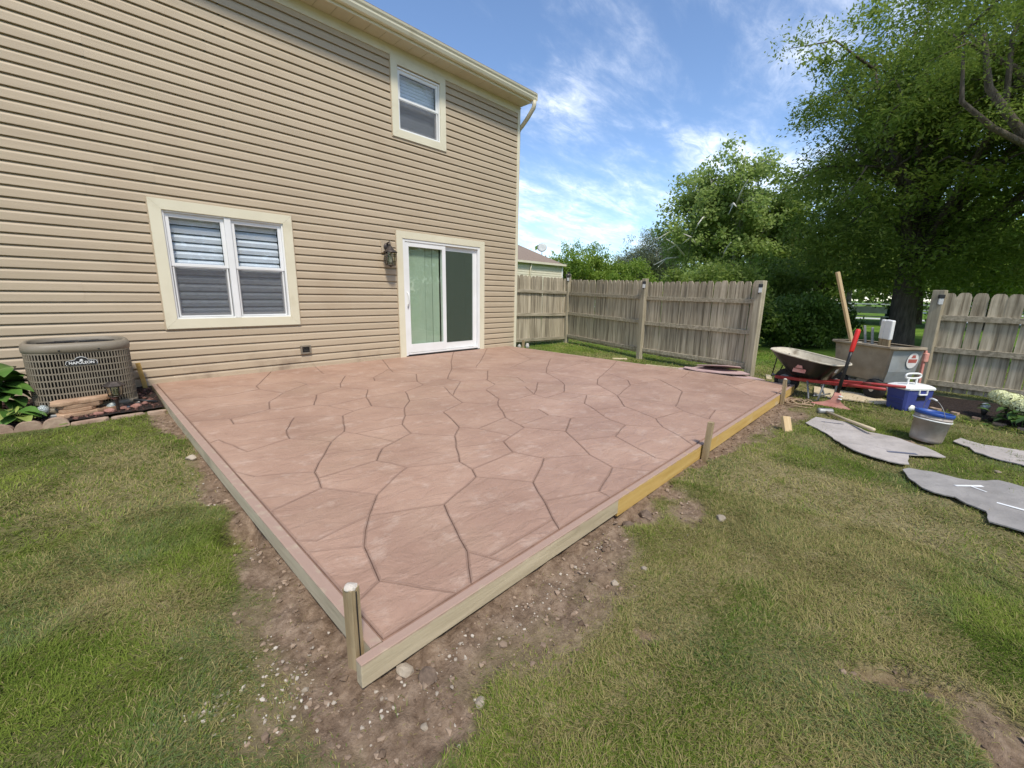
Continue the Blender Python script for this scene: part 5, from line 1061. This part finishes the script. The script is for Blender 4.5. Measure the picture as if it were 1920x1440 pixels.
m2_ = matsheet([(-2.83, -6.83), (-2.76, -6.86), (-2.73, -7.0), (-2.77, -7.13), (-2.75, -7.19), (-2.56, -7.34), (-2.63, -7.46), (-2.72, -7.75), (-3.54, -7.75), (-3.54, -7.35), (-3.51, -7.22), (-3.34, -7.22), (-3.29, -7.14), (-3.21, -7.09), (-3.22, -6.99), (-3.18, -6.93), (-2.99, -6.86)], .022, .008, M['mat2'], 'dark grey texture mat with white marks at the right picture border')
m3 = matsheet([(-1.52, -7.14), (-1.34, -7.2), (-1.44, -7.34), (-1.43, -7.42), (-1.41, -7.59), (-1.5, -7.9), (-1.97, -7.9), (-1.96, -7.52), (-1.87, -7.35), (-1.79, -7.27), (-1.65, -7.24)], .022, .008, M['mat'], 'grey texture mat right of the bucket')
def mark(parent, poly, mat, name, zoff=.0325):
    b = MB(); n = len(poly); V = []
    for x, y in poly: V.append((x, y, float(gz0(x, y))+zoff+(float(fbm(x, y, 3))-.5)*.03+(float(fbm(x, y, 9))-.5)*.006))
    V += [(x, y, z+.0012) for x, y, z in V]
    b.add(V, [tuple(range(n)), tuple(range(2*n-1, n-1, -1))]+[(i, n+i, n+(i+1) % n, (i+1) % n) for i in range(n)]); b.build(name, mat, parent)
def seg(a, c, w_): 
    d = (Vector(c)-Vector(a)).normalized(); nn = Vector((-d.y, d.x))*w_/2; A, B_ = Vector(a), Vector(c); return [tuple(A-nn), tuple(B_-nn), tuple(B_+nn), tuple(A+nn)]
for a, c, w_ in (((-2.98, -7.10), (-2.83, -7.24), .022), ((-2.90, -7.17), (-2.95, -7.25), .016), ((-3.14, -7.28), (-3.18, -7.42), .022)):
    for j in range(4):
        A, B_ = Vector(a).lerp(Vector(c), j/4), Vector(a).lerp(Vector(c), (j+1)/4); mark(m2_, seg(A, B_, w_), M['tape'], 'white_mark')
for a, c, w_ in (((-2.42, -6.72), (-2.30, -6.90), .035), ((-1.72, -6.16), (-1.66, -6.34), .012)): mark(m1, seg(a, c, w_), M['ink'], 'dark_mark')
# stack of pink dusted mats by the fence end post
r9 = random.Random(4)
for i, (x, y, sx, sy, rz, z, lab) in enumerate([(.16, -4.20, .85, .40, -80, .0, 'lowest pink dusted mat of the pile by the fence'), (.20, -4.32, .80, .42, -84, .018, 'second pink dusted mat from the bottom of the pile'), (.26, -4.30, .70, .40, -74, .036, 'third pink dusted mat of the pile by the fence'), (.32, -4.45, .72, .46, -88, .054, 'fourth pink dusted mat of the pile, jutting toward the post'), (.42, -4.42, .66, .46, -66, .10, 'broad pale pink mat on top of the pile by the fence'), (.28, -4.88, .40, .30, -70, .006, 'small pink dusted mat lying against the foot of the end post')]):
    P = []
    for k in range(9):
        a = 2*math.pi*k/9; q = 1+r9.uniform(-.2, .16); P.append((sx/2*q*math.cos(a)*1.15, sy/2*q*math.sin(a)*1.15))
    b = MB(); b.prism(P, 0, .012); o = b.build('stamp_mat', M['matpink'], None, (x, y, gnd(x, y)+.05+z)); o.rotation_euler = (R(-14) if i == 4 else R(r9.uniform(-2, 2)), R(r9.uniform(-3, 4)), R(rz)); tag(o, lab, 'rubber mat')

# right flower bed ------------------------------------------------------------
rx = np.linspace(-1.2, 1.25, 50); ry = np.linspace(-8.9, -6.98, 44); XR, YR = np.meshgrid(rx, ry); inb = np.clip((XR-(.20-.62*(-6.98-YR)))*4, -1, 1)
ZR = np.asarray(gz0(XR, YR))-.03+.06*np.clip(inb, -.9, .6)+.02*fbm(XR, YR, 12); idr = np.arange(XR.size).reshape(XR.shape)
tag(link('planting_bed', npmesh('flower_bed', np.stack([XR, YR, ZR], -1).reshape(-1, 3), np.stack([idr[:-1, :-1], idr[:-1, 1:], idr[1:, 1:], idr[1:, :-1]], -1).reshape(-1, 4), M['mulch'], smooth=True), None), kind='structure')
for i in range(7):
    s = i/6; y = -7.05-1.0*s; x = -.50-.42*(-6.98-y)*-1
    x = .18-.62*abs(-6.98-y)+random.uniform(-.03, .03)
    tag(link('border_stone', slabstone(random.uniform(.07, .12), .06, .045, 300+i), M['edger'], None, (x, y, gnd(x, y)-.018), R(62+6*(i % 3))), 'low pinkish border stone of the right flower bed, '+('first', 'second', 'third', 'fourth', 'fifth', 'sixth', 'seventh')[i]+' from the fence', 'border stone', 'border stones of the right flower bed')
globe(.06, -7.44, .0, .042, 'frosted globe light in the flower bed by the right fence')
lt = empty('garden_lantern', (-.08, -7.62, -.12)); tag(lt, 'small black lantern under the pale flower heads', 'lantern')
MB().box((0, 0, .05), (.09, .09, .012)).build('base', M['black'], lt); MB().lathe([(.07, .16), (.02, .20)], 4, smooth=False).build('roof', M['black'], lt)
for a in range(4): MB().box((.036*(1 if a % 2 else -1), .036*(1 if a > 1 else -1), .105), (.01, .01, .11)).build('bar', M['black'], lt)
MB().box((0, 0, .1), (.05, .05, .09)).build('glass', M['seeded'], lt)
M['hydleaf'] = pm('hydrangea_leaf', (.04, .09, .015), (.08, .15, .03), 6, rough=.45, bump=.3, vary=.2)
M['petal'] = pm('pale_petal', (.58, .60, .30), (.72, .72, .44), 30, rough=.6, bump=.2, vary=.06)
hy = empty('hydrangea', (-.28, -7.70, -.14)); tag(hy, 'hydrangea with pale yellow flower heads in front of the right fence', 'hydrangea')
def flower(mb, c, r_, n):
    for i in range(n):
        d = Vector((random.gauss(0, 1), random.gauss(0, 1), random.gauss(.3, 1))).normalized(); q = Vector(c)+Vector((d.x*r_*1.25, d.y*r_*1.25, d.z*r_*.85))
        mx = Matrix.Translation(q) @ d.to_track_quat('Z', 'X').to_matrix().to_4x4() @ Matrix.Rotation(random.uniform(0, 6), 4, 'Z')
        k = r_*.36; mb.add([(0, 0, 0), (k, .3*k, .12*k), (.9*k, .9*k, .0), (.3*k, k, .12*k), (-.3*k, k, .12*k), (-.9*k, .9*k, 0), (-k, .3*k, .12*k), (-k, -.3*k, .12*k), (-.9*k, -.9*k, 0), (-.3*k, -k, .12*k), (.3*k, -k, .12*k), (.9*k, -.9*k, 0), (k, -.3*k, .12*k)], [(0, 1, 2, 3), (0, 4, 5, 6), (0, 7, 8, 9), (0, 10, 11, 12)], False, mx)
heads = [((.40, .16, .265), .078), ((.24, .10, .26), .085), ((.12, .0, .225), .088), ((.34, -.14, .30), .08), ((-.05, -.2, .26), .085)]
for c, r_ in heads:
    b = MB(); flower(b, c, r_, 130); b.build('flower_head', M['petal'], hy)
    b = MB(); b.tube([(c[0]*.3, c[1]*.3, 0), (c[0]*.8, c[1]*.8, c[2]*.6), (c[0], c[1], c[2]-.02)], .005, 5); b.build('stem', M['hydleaf'], hy)
rl = random.Random(12); V, F = leaf_blade(.11, .07, .7, 4)
for i in range(70):
    a = rl.uniform(0, 6.28); rad = rl.uniform(.03, .30); hh = rl.uniform(.0, .22); mx = Matrix.Translation((.12+rad*math.cos(a), -.03+rad*math.sin(a), hh)) @ Matrix.Rotation(a+rl.uniform(-1, 1), 4, 'Z') @ Matrix.Rotation(-rl.uniform(-.3, .7), 4, 'Y')
    b = MB(); b.add(V, F, True, mx); b.build('leaf', M['hydleaf'], hy)

# ------------------------------------------------------------------ trees
LEAFR = np.random.default_rng(11)
def leaves(P, size, flat=.5, droop=0., aspect=.5):
    """one folded rhombus per point"""
    n = len(P); a = LEAFR.random(n)*6.283; el = LEAFR.normal(-droop, flat, n)
    d = np.stack([np.cos(a)*np.cos(el), np.sin(a)*np.cos(el), np.sin(el)], -1)
    up = np.stack([LEAFR.normal(0, .45, n), LEAFR.normal(0, .45, n), np.ones(n)], -1); s = np.cross(d, up); s /= np.linalg.norm(s, axis=1)[:, None]+1e-6
    nrm = np.cross(s, d)
    L_ = (size*(.6+.8*LEAFR.random(n)))[:, None]; W_ = L_*aspect
    V = np.stack([P, P+d*L_*.5+s*W_*.5+nrm*L_*.06, P+d*L_, P+d*L_*.5-s*W_*.5+nrm*L_*.06], 1).reshape(-1, 3)
    return V, np.arange(n)[:, None]*4+np.array([[0, 1, 2, 3]])
def tree(name, base, label, cat, hgt, crown, lm, bark, trunk_r=.2, fork=2.0, nl=9, nsub=7, nleaf=60000, leaf=.12, clump=.5, cflat=.6, flat=.5, droop=.2, lean=(0, 0), seed=1, aspect=.5, group=None, bare=0, tint_hi=.75, clumps_extra=0, limbs=(), clumps=(), rz_min=.12):
    """crown = (cx, cy, cz, rx, ry, rz) relative to the base"""
    g = random.Random(seed); rg = np.random.default_rng(seed)
    o = empty(name, base); tag(o, label, cat, group)
    cx, cy, cz, rx, ry, rz = crown; top = Vector((lean[0], lean[1], fork))
    b = MB(); b.tube([(0, 0, -.2), (0, 0, .05), (lean[0]*.3, lean[1]*.3, fork*.4), tuple(top), (top.x+lean[0]*.3+.05, top.y+lean[1]*.3, fork+(cz+rz-fork)*.35), (cx*.6, cy*.6, cz+rz*.45)], [trunk_r*1.55, trunk_r*1.2, trunk_r, trunk_r*.88, trunk_r*.5, trunk_r*.12], 12); b.build('trunk', bark, o)
    pts = []
    for i in range(nl):
        a = i*2.399+g.uniform(-.3, .3); el = g.uniform(-.35, 1.0)
        end = Vector((cx+rx*.82*math.cos(a)*math.cos(el), cy+ry*.82*math.sin(a)*math.cos(el), cz+rz*.82*math.sin(el)))
        st = top+Vector((0, 0, g.uniform(-.1, .35)*(cz-fork)))
        mid = st.lerp(end, .45)+Vector((g.uniform(-.3, .3), g.uniform(-.3, .3), g.uniform(.1, .5)))*rx*.25; q3 = st.lerp(end, .75)+Vector((g.uniform(-.2, .2), g.uniform(-.2, .2), g.uniform(.0, .3)))*rx*.2
        b = MB(); r0 = trunk_r*g.uniform(.32, .5); chain = [st, mid, q3, end]; b.tube([tuple(q) for q in chain], [r0, r0*.65, r0*.4, r0*.12], 7)
        for k in range(nsub):
            s = g.uniform(.25, 1.0); j = min(2, int(s*3)); p0 = chain[j].lerp(chain[j+1], s*3-j if s < 1 else 1)
            dirv = Vector((g.gauss(0, 1), g.gauss(0, 1), g.gauss(.1, .6))).normalized()*rx*g.uniform(.22, .5); p1 = p0+dirv*.5+Vector((0, 0, .08*rx)); p2 = p0+dirv
            b.tube([tuple(p0), tuple(p1), tuple(p2)], [r0*.28, r0*.17, r0*.05], 5)
            for f_ in (.45, .75, 1.0): pts.append(p0.lerp(p2, f_))
        pts.append(end); b.build('branch', bark, o)
    for i in range(bare):
        a = math.pi+.25+g.uniform(-.8, .8); st = Vector((cx+rx*.72*math.cos(a), cy+ry*.72*math.sin(a), cz+g.uniform(-.7, .35)*rz)); d = Vector((math.cos(a), math.sin(a), g.uniform(-.5, .6)))*rx*g.uniform(.3, .55)
        b = MB(); b.tube([tuple(st), tuple(st+d*.5+Vector((0, 0, .15))), tuple(st+d)], [.055, .045, .02], 5); b.tube([tuple(st+d*.5+Vector((0, 0, .15))), tuple(st+d*.75+Vector((.2, .3, -.3)))], [.03, .01], 5); b.build('dead_branch', M['deadwood'], o)
    for chain, rads in limbs:
        b = MB(); b.tube([(q[0]-base[0], q[1]-base[1], q[2]-base[2]) for q in chain], rads, 8); b.build('branch', bark, o)
    for q in clumps: pts += [Vector((q[0]-base[0]+g.uniform(-.2, .2), q[1]-base[1]+g.uniform(-.2, .2), q[2]-base[2]+g.uniform(-.2, .2))) for _ in range(2)]
    for i in range(clumps_extra):
        v = rg.normal(0, 1, 3); v /= np.linalg.norm(v); k = rg.random()**.35; pts.append(Vector((cx+rx*v[0]*k, cy+ry*v[1]*k, cz+rz*v[2]*k)))
    C_ = np.array([tuple(q) for q in pts]); 
    rel = np.sqrt(((C_-[cx, cy, cz])**2/np.array([rx, ry, rz])**2).sum(1)); C_ = np.where(((rel > 1.08) & (rel < (1.6 if len(clumps) else 99)))[:, None], [cx, cy, cz]+(C_-[cx, cy, cz])/rel[:, None]*1.05, C_)
    C_ = C_[C_[:, 2] > .25]
    k = rg.integers(0, len(C_), nleaf); off = rg.normal(0, 1, (nleaf, 3)); off *= (clump*1.15*rg.random(nleaf)**.6/(np.linalg.norm(off, axis=1)+1e-6))[:, None]; off[:, 2] *= cflat
    P = C_[k]+off; P = P[P[:, 2] > .12]
    V, F = leaves(P, leaf, flat, droop, aspect)
    hue = np.clip(rg.random(len(P))*.6+rg.random(len(C_))[k[:len(P)] % len(C_)]*.45, 0, 1)*tint_hi
    col = np.repeat(hue, 4)[:, None]*np.ones(3)
    link('crown', npmesh('crown', V, F, lm, col), None, o)
    return o
M['leaf_l'] = leafmat('locust_leaf', (.125, .205, .03), (.32, .385, .085), .57)
M['leaf_c'] = leafmat('cottonwood_leaf', (.19, .28, .055), (.44, .52, .18), .55)
M['leaf_b'] = leafmat('bright_bush_leaf', (.14, .25, .03), (.36, .44, .075), .5)
M['leaf_s'] = leafmat('silver_leaf', (.15, .18, .09), (.30, .33, .19), .45)
M['leaf_d'] = leafmat('dark_shrub_leaf', (.06, .125, .018), (.17, .25, .045), .45)
tree('locust_tree', (9.3, -6.4, -.2), 'tall locust tree with thick trunk standing behind the gate gap', 'tree', 13, (.9, -1.0, 5.9, 5.0, 4.5, 4.8), M['leaf_l'], M['barkd'], .30, 2.1, 17, 9, 185000, .115, .58, .55, .45, .3, (-.15, .1), 5, .42, clumps_extra=560, clumps=[(7.0+.5*(i % 7), -8.6+.62*(i % 9), 1.9+.33*(i % 5)) for i in range(46)])
tree('locust_tree', (6.6, -10.4, -.2), 'locust tree outside the right picture border reaching in with bare limbs', 'tree', 12, (-.8, 1.6, 7.0, 3.6, 3.4, 3.2), M['leaf_l'], M['barkd'], .26, 2.6, 11, 8, 70000, .065, .5, .5, .45, .35, (-.3, .5), 9, .4, clumps_extra=60, limbs=[([(6.3, -9.9, 2.2), (5.2, -8.5, 3.1), (4.45, -7.55, 3.85), (4.15, -6.95, 4.7), (4.25, -6.75, 5.6)], [.14, .095, .072, .055, .03]), ([(4.8, -8.0, 3.5), (4.1, -7.1, 4.05), (3.75, -6.66, 4.45), (3.7, -6.55, 5.2)], [.06, .045, .035, .018]), ([(4.3, -7.2, 4.4), (4.6, -7.1, 5.6), (4.9, -7.3, 6.6)], [.045, .032, .02])],
     clumps=[(3.9, -7.2, 4.0), (4.4, -7.9, 4.5), (4.7, -7.5, 5.1), (4.0, -7.0, 5.4), (4.9, -8.2, 4.2), (5.2, -8.3, 5.0), (4.5, -7.2, 6.0), (3.7, -6.5, 5.0), (3.4, -6.2, 4.6), (2.3, -4.6, 5.6), (2.5, -5.0, 5.7), (2.9, -5.3, 5.9), (3.3, -5.7, 6.1), (2.7, -4.9, 6.2), (3.6, -6.2, 5.7), (4.0, -6.5, 6.2)])
tree('cottonwood_tree', (20.5, 1.7, -.2), 'pale green cottonwood with whitish dead branches beyond the fence', 'tree', 10.5, (-.2, .9, 5.3, 4.0, 3.7, 4.9), M['leaf_c'], M['barkl'], .26, 1.6, 13, 8, 42000, .17, .62, .8, .8, .1, (0, 0), 21, .8, bare=9, clumps_extra=170)
tree('cottonwood_tree', (24.0, -2.0, -.2), 'shaded leafy tree filling the gap between cottonwood and locust', 'tree', 9, (0, 0, 4.6, 4.6, 4.6, 4.2), M['leaf_l'], M['barkd'], .22, 1.2, 10, 7, 30000, .20, .75, .8, .8, .1, (0, 0), 22, .7, clumps_extra=130)
tree('bright_tree', (24.0, 14.6, -.2), 'bright green bushy tree just right of the neighbouring roof', 'tree', 6, (0, .4, 3.3, 2.7, 3.2, 2.6), M['leaf_b'], M['barkl'], .12, .6, 10, 7, 30000, .17, .5, .9, .9, .0, (0, 0), 31, .55, clumps_extra=90)
tree('bright_tree', (24.5, 10.8, -.2), 'low yellow green shrub tree showing over the long fence', 'tree', 4.5, (0, 0, 2.3, 2.3, 2.4, 1.9), M['leaf_b'], M['barkl'], .10, .4, 9, 6, 20000, .17, .5, .9, .9, .0, (0, 0), 32, .55, clumps_extra=70)
tree('silver_tree', (30.0, 11.2, -.2), 'grey green feathery tree between bright bushes and cottonwood', 'tree', 7.5, (0, 0, 4.2, 3.6, 3.7, 3.2), M['leaf_s'], M['barkl'], .16, 1.0, 10, 8, 36000, .19, .6, .8, .7, .3, (0, 0), 33, .28, clumps_extra=100)
def shrub(x, y, rx, ry, rz, n, label, seed, lm='leaf_d', leaf=.10):
    tree('shrub', (x, y, -.2), label, 'shrub', rz*2, (0, 0, rz*.95, rx, ry, rz), M[lm], M['barkd'], .05, .25, 9, 6, n, leaf, .30, .9, .9, .0, (0, 0), seed, .5, clumps_extra=90)
shrub(7.0, -4.2, 1.1, 1.0, .72, 20000, 'dark rounded shrub behind the left gate post', 41)
shrub(8.8, -4.3, 1.1, 1.0, .70, 20000, 'broad dark shrub between gate post and leaning plank', 42)
shrub(5.0, -2.6, 1.3, 1.5, 1.15, 26000, 'tall mid green shrub rising behind the end of the long fence', 43, 'leaf_l')
shrub(10.5, -2.4, 1.8, 1.7, 1.5, 18000, 'large leafy shrub under the cottonwood behind the fence', 44, 'leaf_l', .15)
shrub(13.5, .6, 2.2, 2.0, 1.4, 14000, 'dense green shrub behind the middle of the long fence', 45, 'leaf_c', .18)
for i, (x, y, h, lab, lm) in enumerate([(23.5, -9.2, 6.5, 'bright green tree above the right fence near the picture border', 'leaf_b'), (29, -13.2, 7.5, 'mid green tree at the far right beyond the fence', 'leaf_c'), (27., -6.6, 7.5, 'shaded tree with leaning dark trunk left of the right fence post', 'leaf_l'), (46, -1.5, 8, 'distant tree across the park left of the thick trunk', 'leaf_c'), (52, 4.5, 9, 'distant tree at the far side of the park behind the shrubs', 'leaf_b'), (58, -12, 9, 'distant rounded tree right of the thick trunk across the park', 'leaf_c'), (40, -16, 9, 'distant tree hidden mostly by the right fence', 'leaf_l')]):
    lowz = 2.4 if i == 2 else (2.2 if i > 2 else 1.0)
    tree('park_tree', (x, y, -.2), lab, 'tree', h, (0, 0, lowz+(h-lowz)/2, h*.42, h*.42, (h-lowz)/2), M[lm], M['barkd'], .22, lowz, 9, 7, 17000, .26, .7, .8, .8, .1, (.2, .2), 60+i, .6, clumps_extra=80)
# far side of the park: one mass of woods nobody could count
wp = []
for i in range(170):
    a = R(20)+i/170*R(100); d = 95+20*LEAFR.random(); c = np.array([-7+d*math.sin(a), -7+d*math.cos(a), 0]); k = 170; q = LEAFR.normal(0, 1, (k, 3))*[3.2, 3.2, 2.2]+c+[0, 0, 3.4+2.4*LEAFR.random()]; wp.append(q[q[:, 2] > 0])
P = np.concatenate(wp); V, F = leaves(P, 1.1, .8, 0, .7); col = np.repeat(LEAFR.random(len(P))*.6, 4)[:, None]*np.ones(3)
tag(link('far_woods', npmesh('far_woods', V, F, M['leaf_c'], col), None), 'distant line of woods at the far side of the park', 'woods', kind='stuff')
# park furniture
tag(MB().prism([(30, -40), (33, -40), (38, 30), (35, 30)], -.15+.004, -.15+.012).build('path', M['path']), kind='structure')
tag(MB().prism([(55, -60), (60, -60), (68, 60), (63, 60)], -.15+.004, -.15+.012).build('path', M['path']), kind='structure')
bn = empty('litter_bin', (29.5, -5.35, -.15)); tag(bn, 'dark green litter bin standing in the park right of the trunk', 'litter bin')
MB().box((0, 0, .5), (.6, .6, .9), ch=.04).build('body', M['green_steel'], bn); MB().box((0, 0, .98), (.66, .66, .08), ch=.02).build('lid', M['green_steel'], bn)
bench = empty('park_bench', (24.0, -4.6, -.15), R(70)); tag(bench, 'pale park bench seen between the shrubs and the trunk', 'bench')
MB().box((0, 0, .45), (1.8, .4, .05), ch=.01).build('seat', M['greyrail'], bench); MB().box((0, .2, .8), (1.8, .05, .35), ch=.01).build('backrest', M['greyrail'], bench)
for s in (-.7, .7): MB().box((s, 0, .22), (.06, .4, .44)).build('leg', M['galv'], bench)
rl_ = empty('rail_fence', (44, -8, -.15)); tag(rl_, 'pale low rail fence across the far park lawn', 'fence')
for z in (.55, 1.0): MB().box((0, 0, z), (.06, 70, .10)).build('rail', M['greyrail'], rl_)
for i in range(24): MB().box((-.05, -33+3*i, .55), (.1, .1, 1.15)).build('post', M['greyrail'], rl_)
# tree line of the yards behind the photographer, seen only as reflections in the panes
wp = []
for i in range(26):
    x = -26+i*2.1; k = 900; q = LEAFR.normal(0, 1, (k, 3))*[1.9, 1.6, 1.7]+[x, -27+2*LEAFR.random(), 3.6+2.2*LEAFR.random()]; wp.append(q[q[:, 2] > 0])
P = np.concatenate(wp); V, F = leaves(P, .5, .8, 0, .7); col = np.repeat(LEAFR.random(len(P))*.7, 4)[:, None]*np.ones(3)
tag(link('back_woods', npmesh('back_woods', V, F, M['leaf_c'], col), None), 'line of leafy trees behind the photographer, mirrored in the panes', 'woods', kind='stuff')
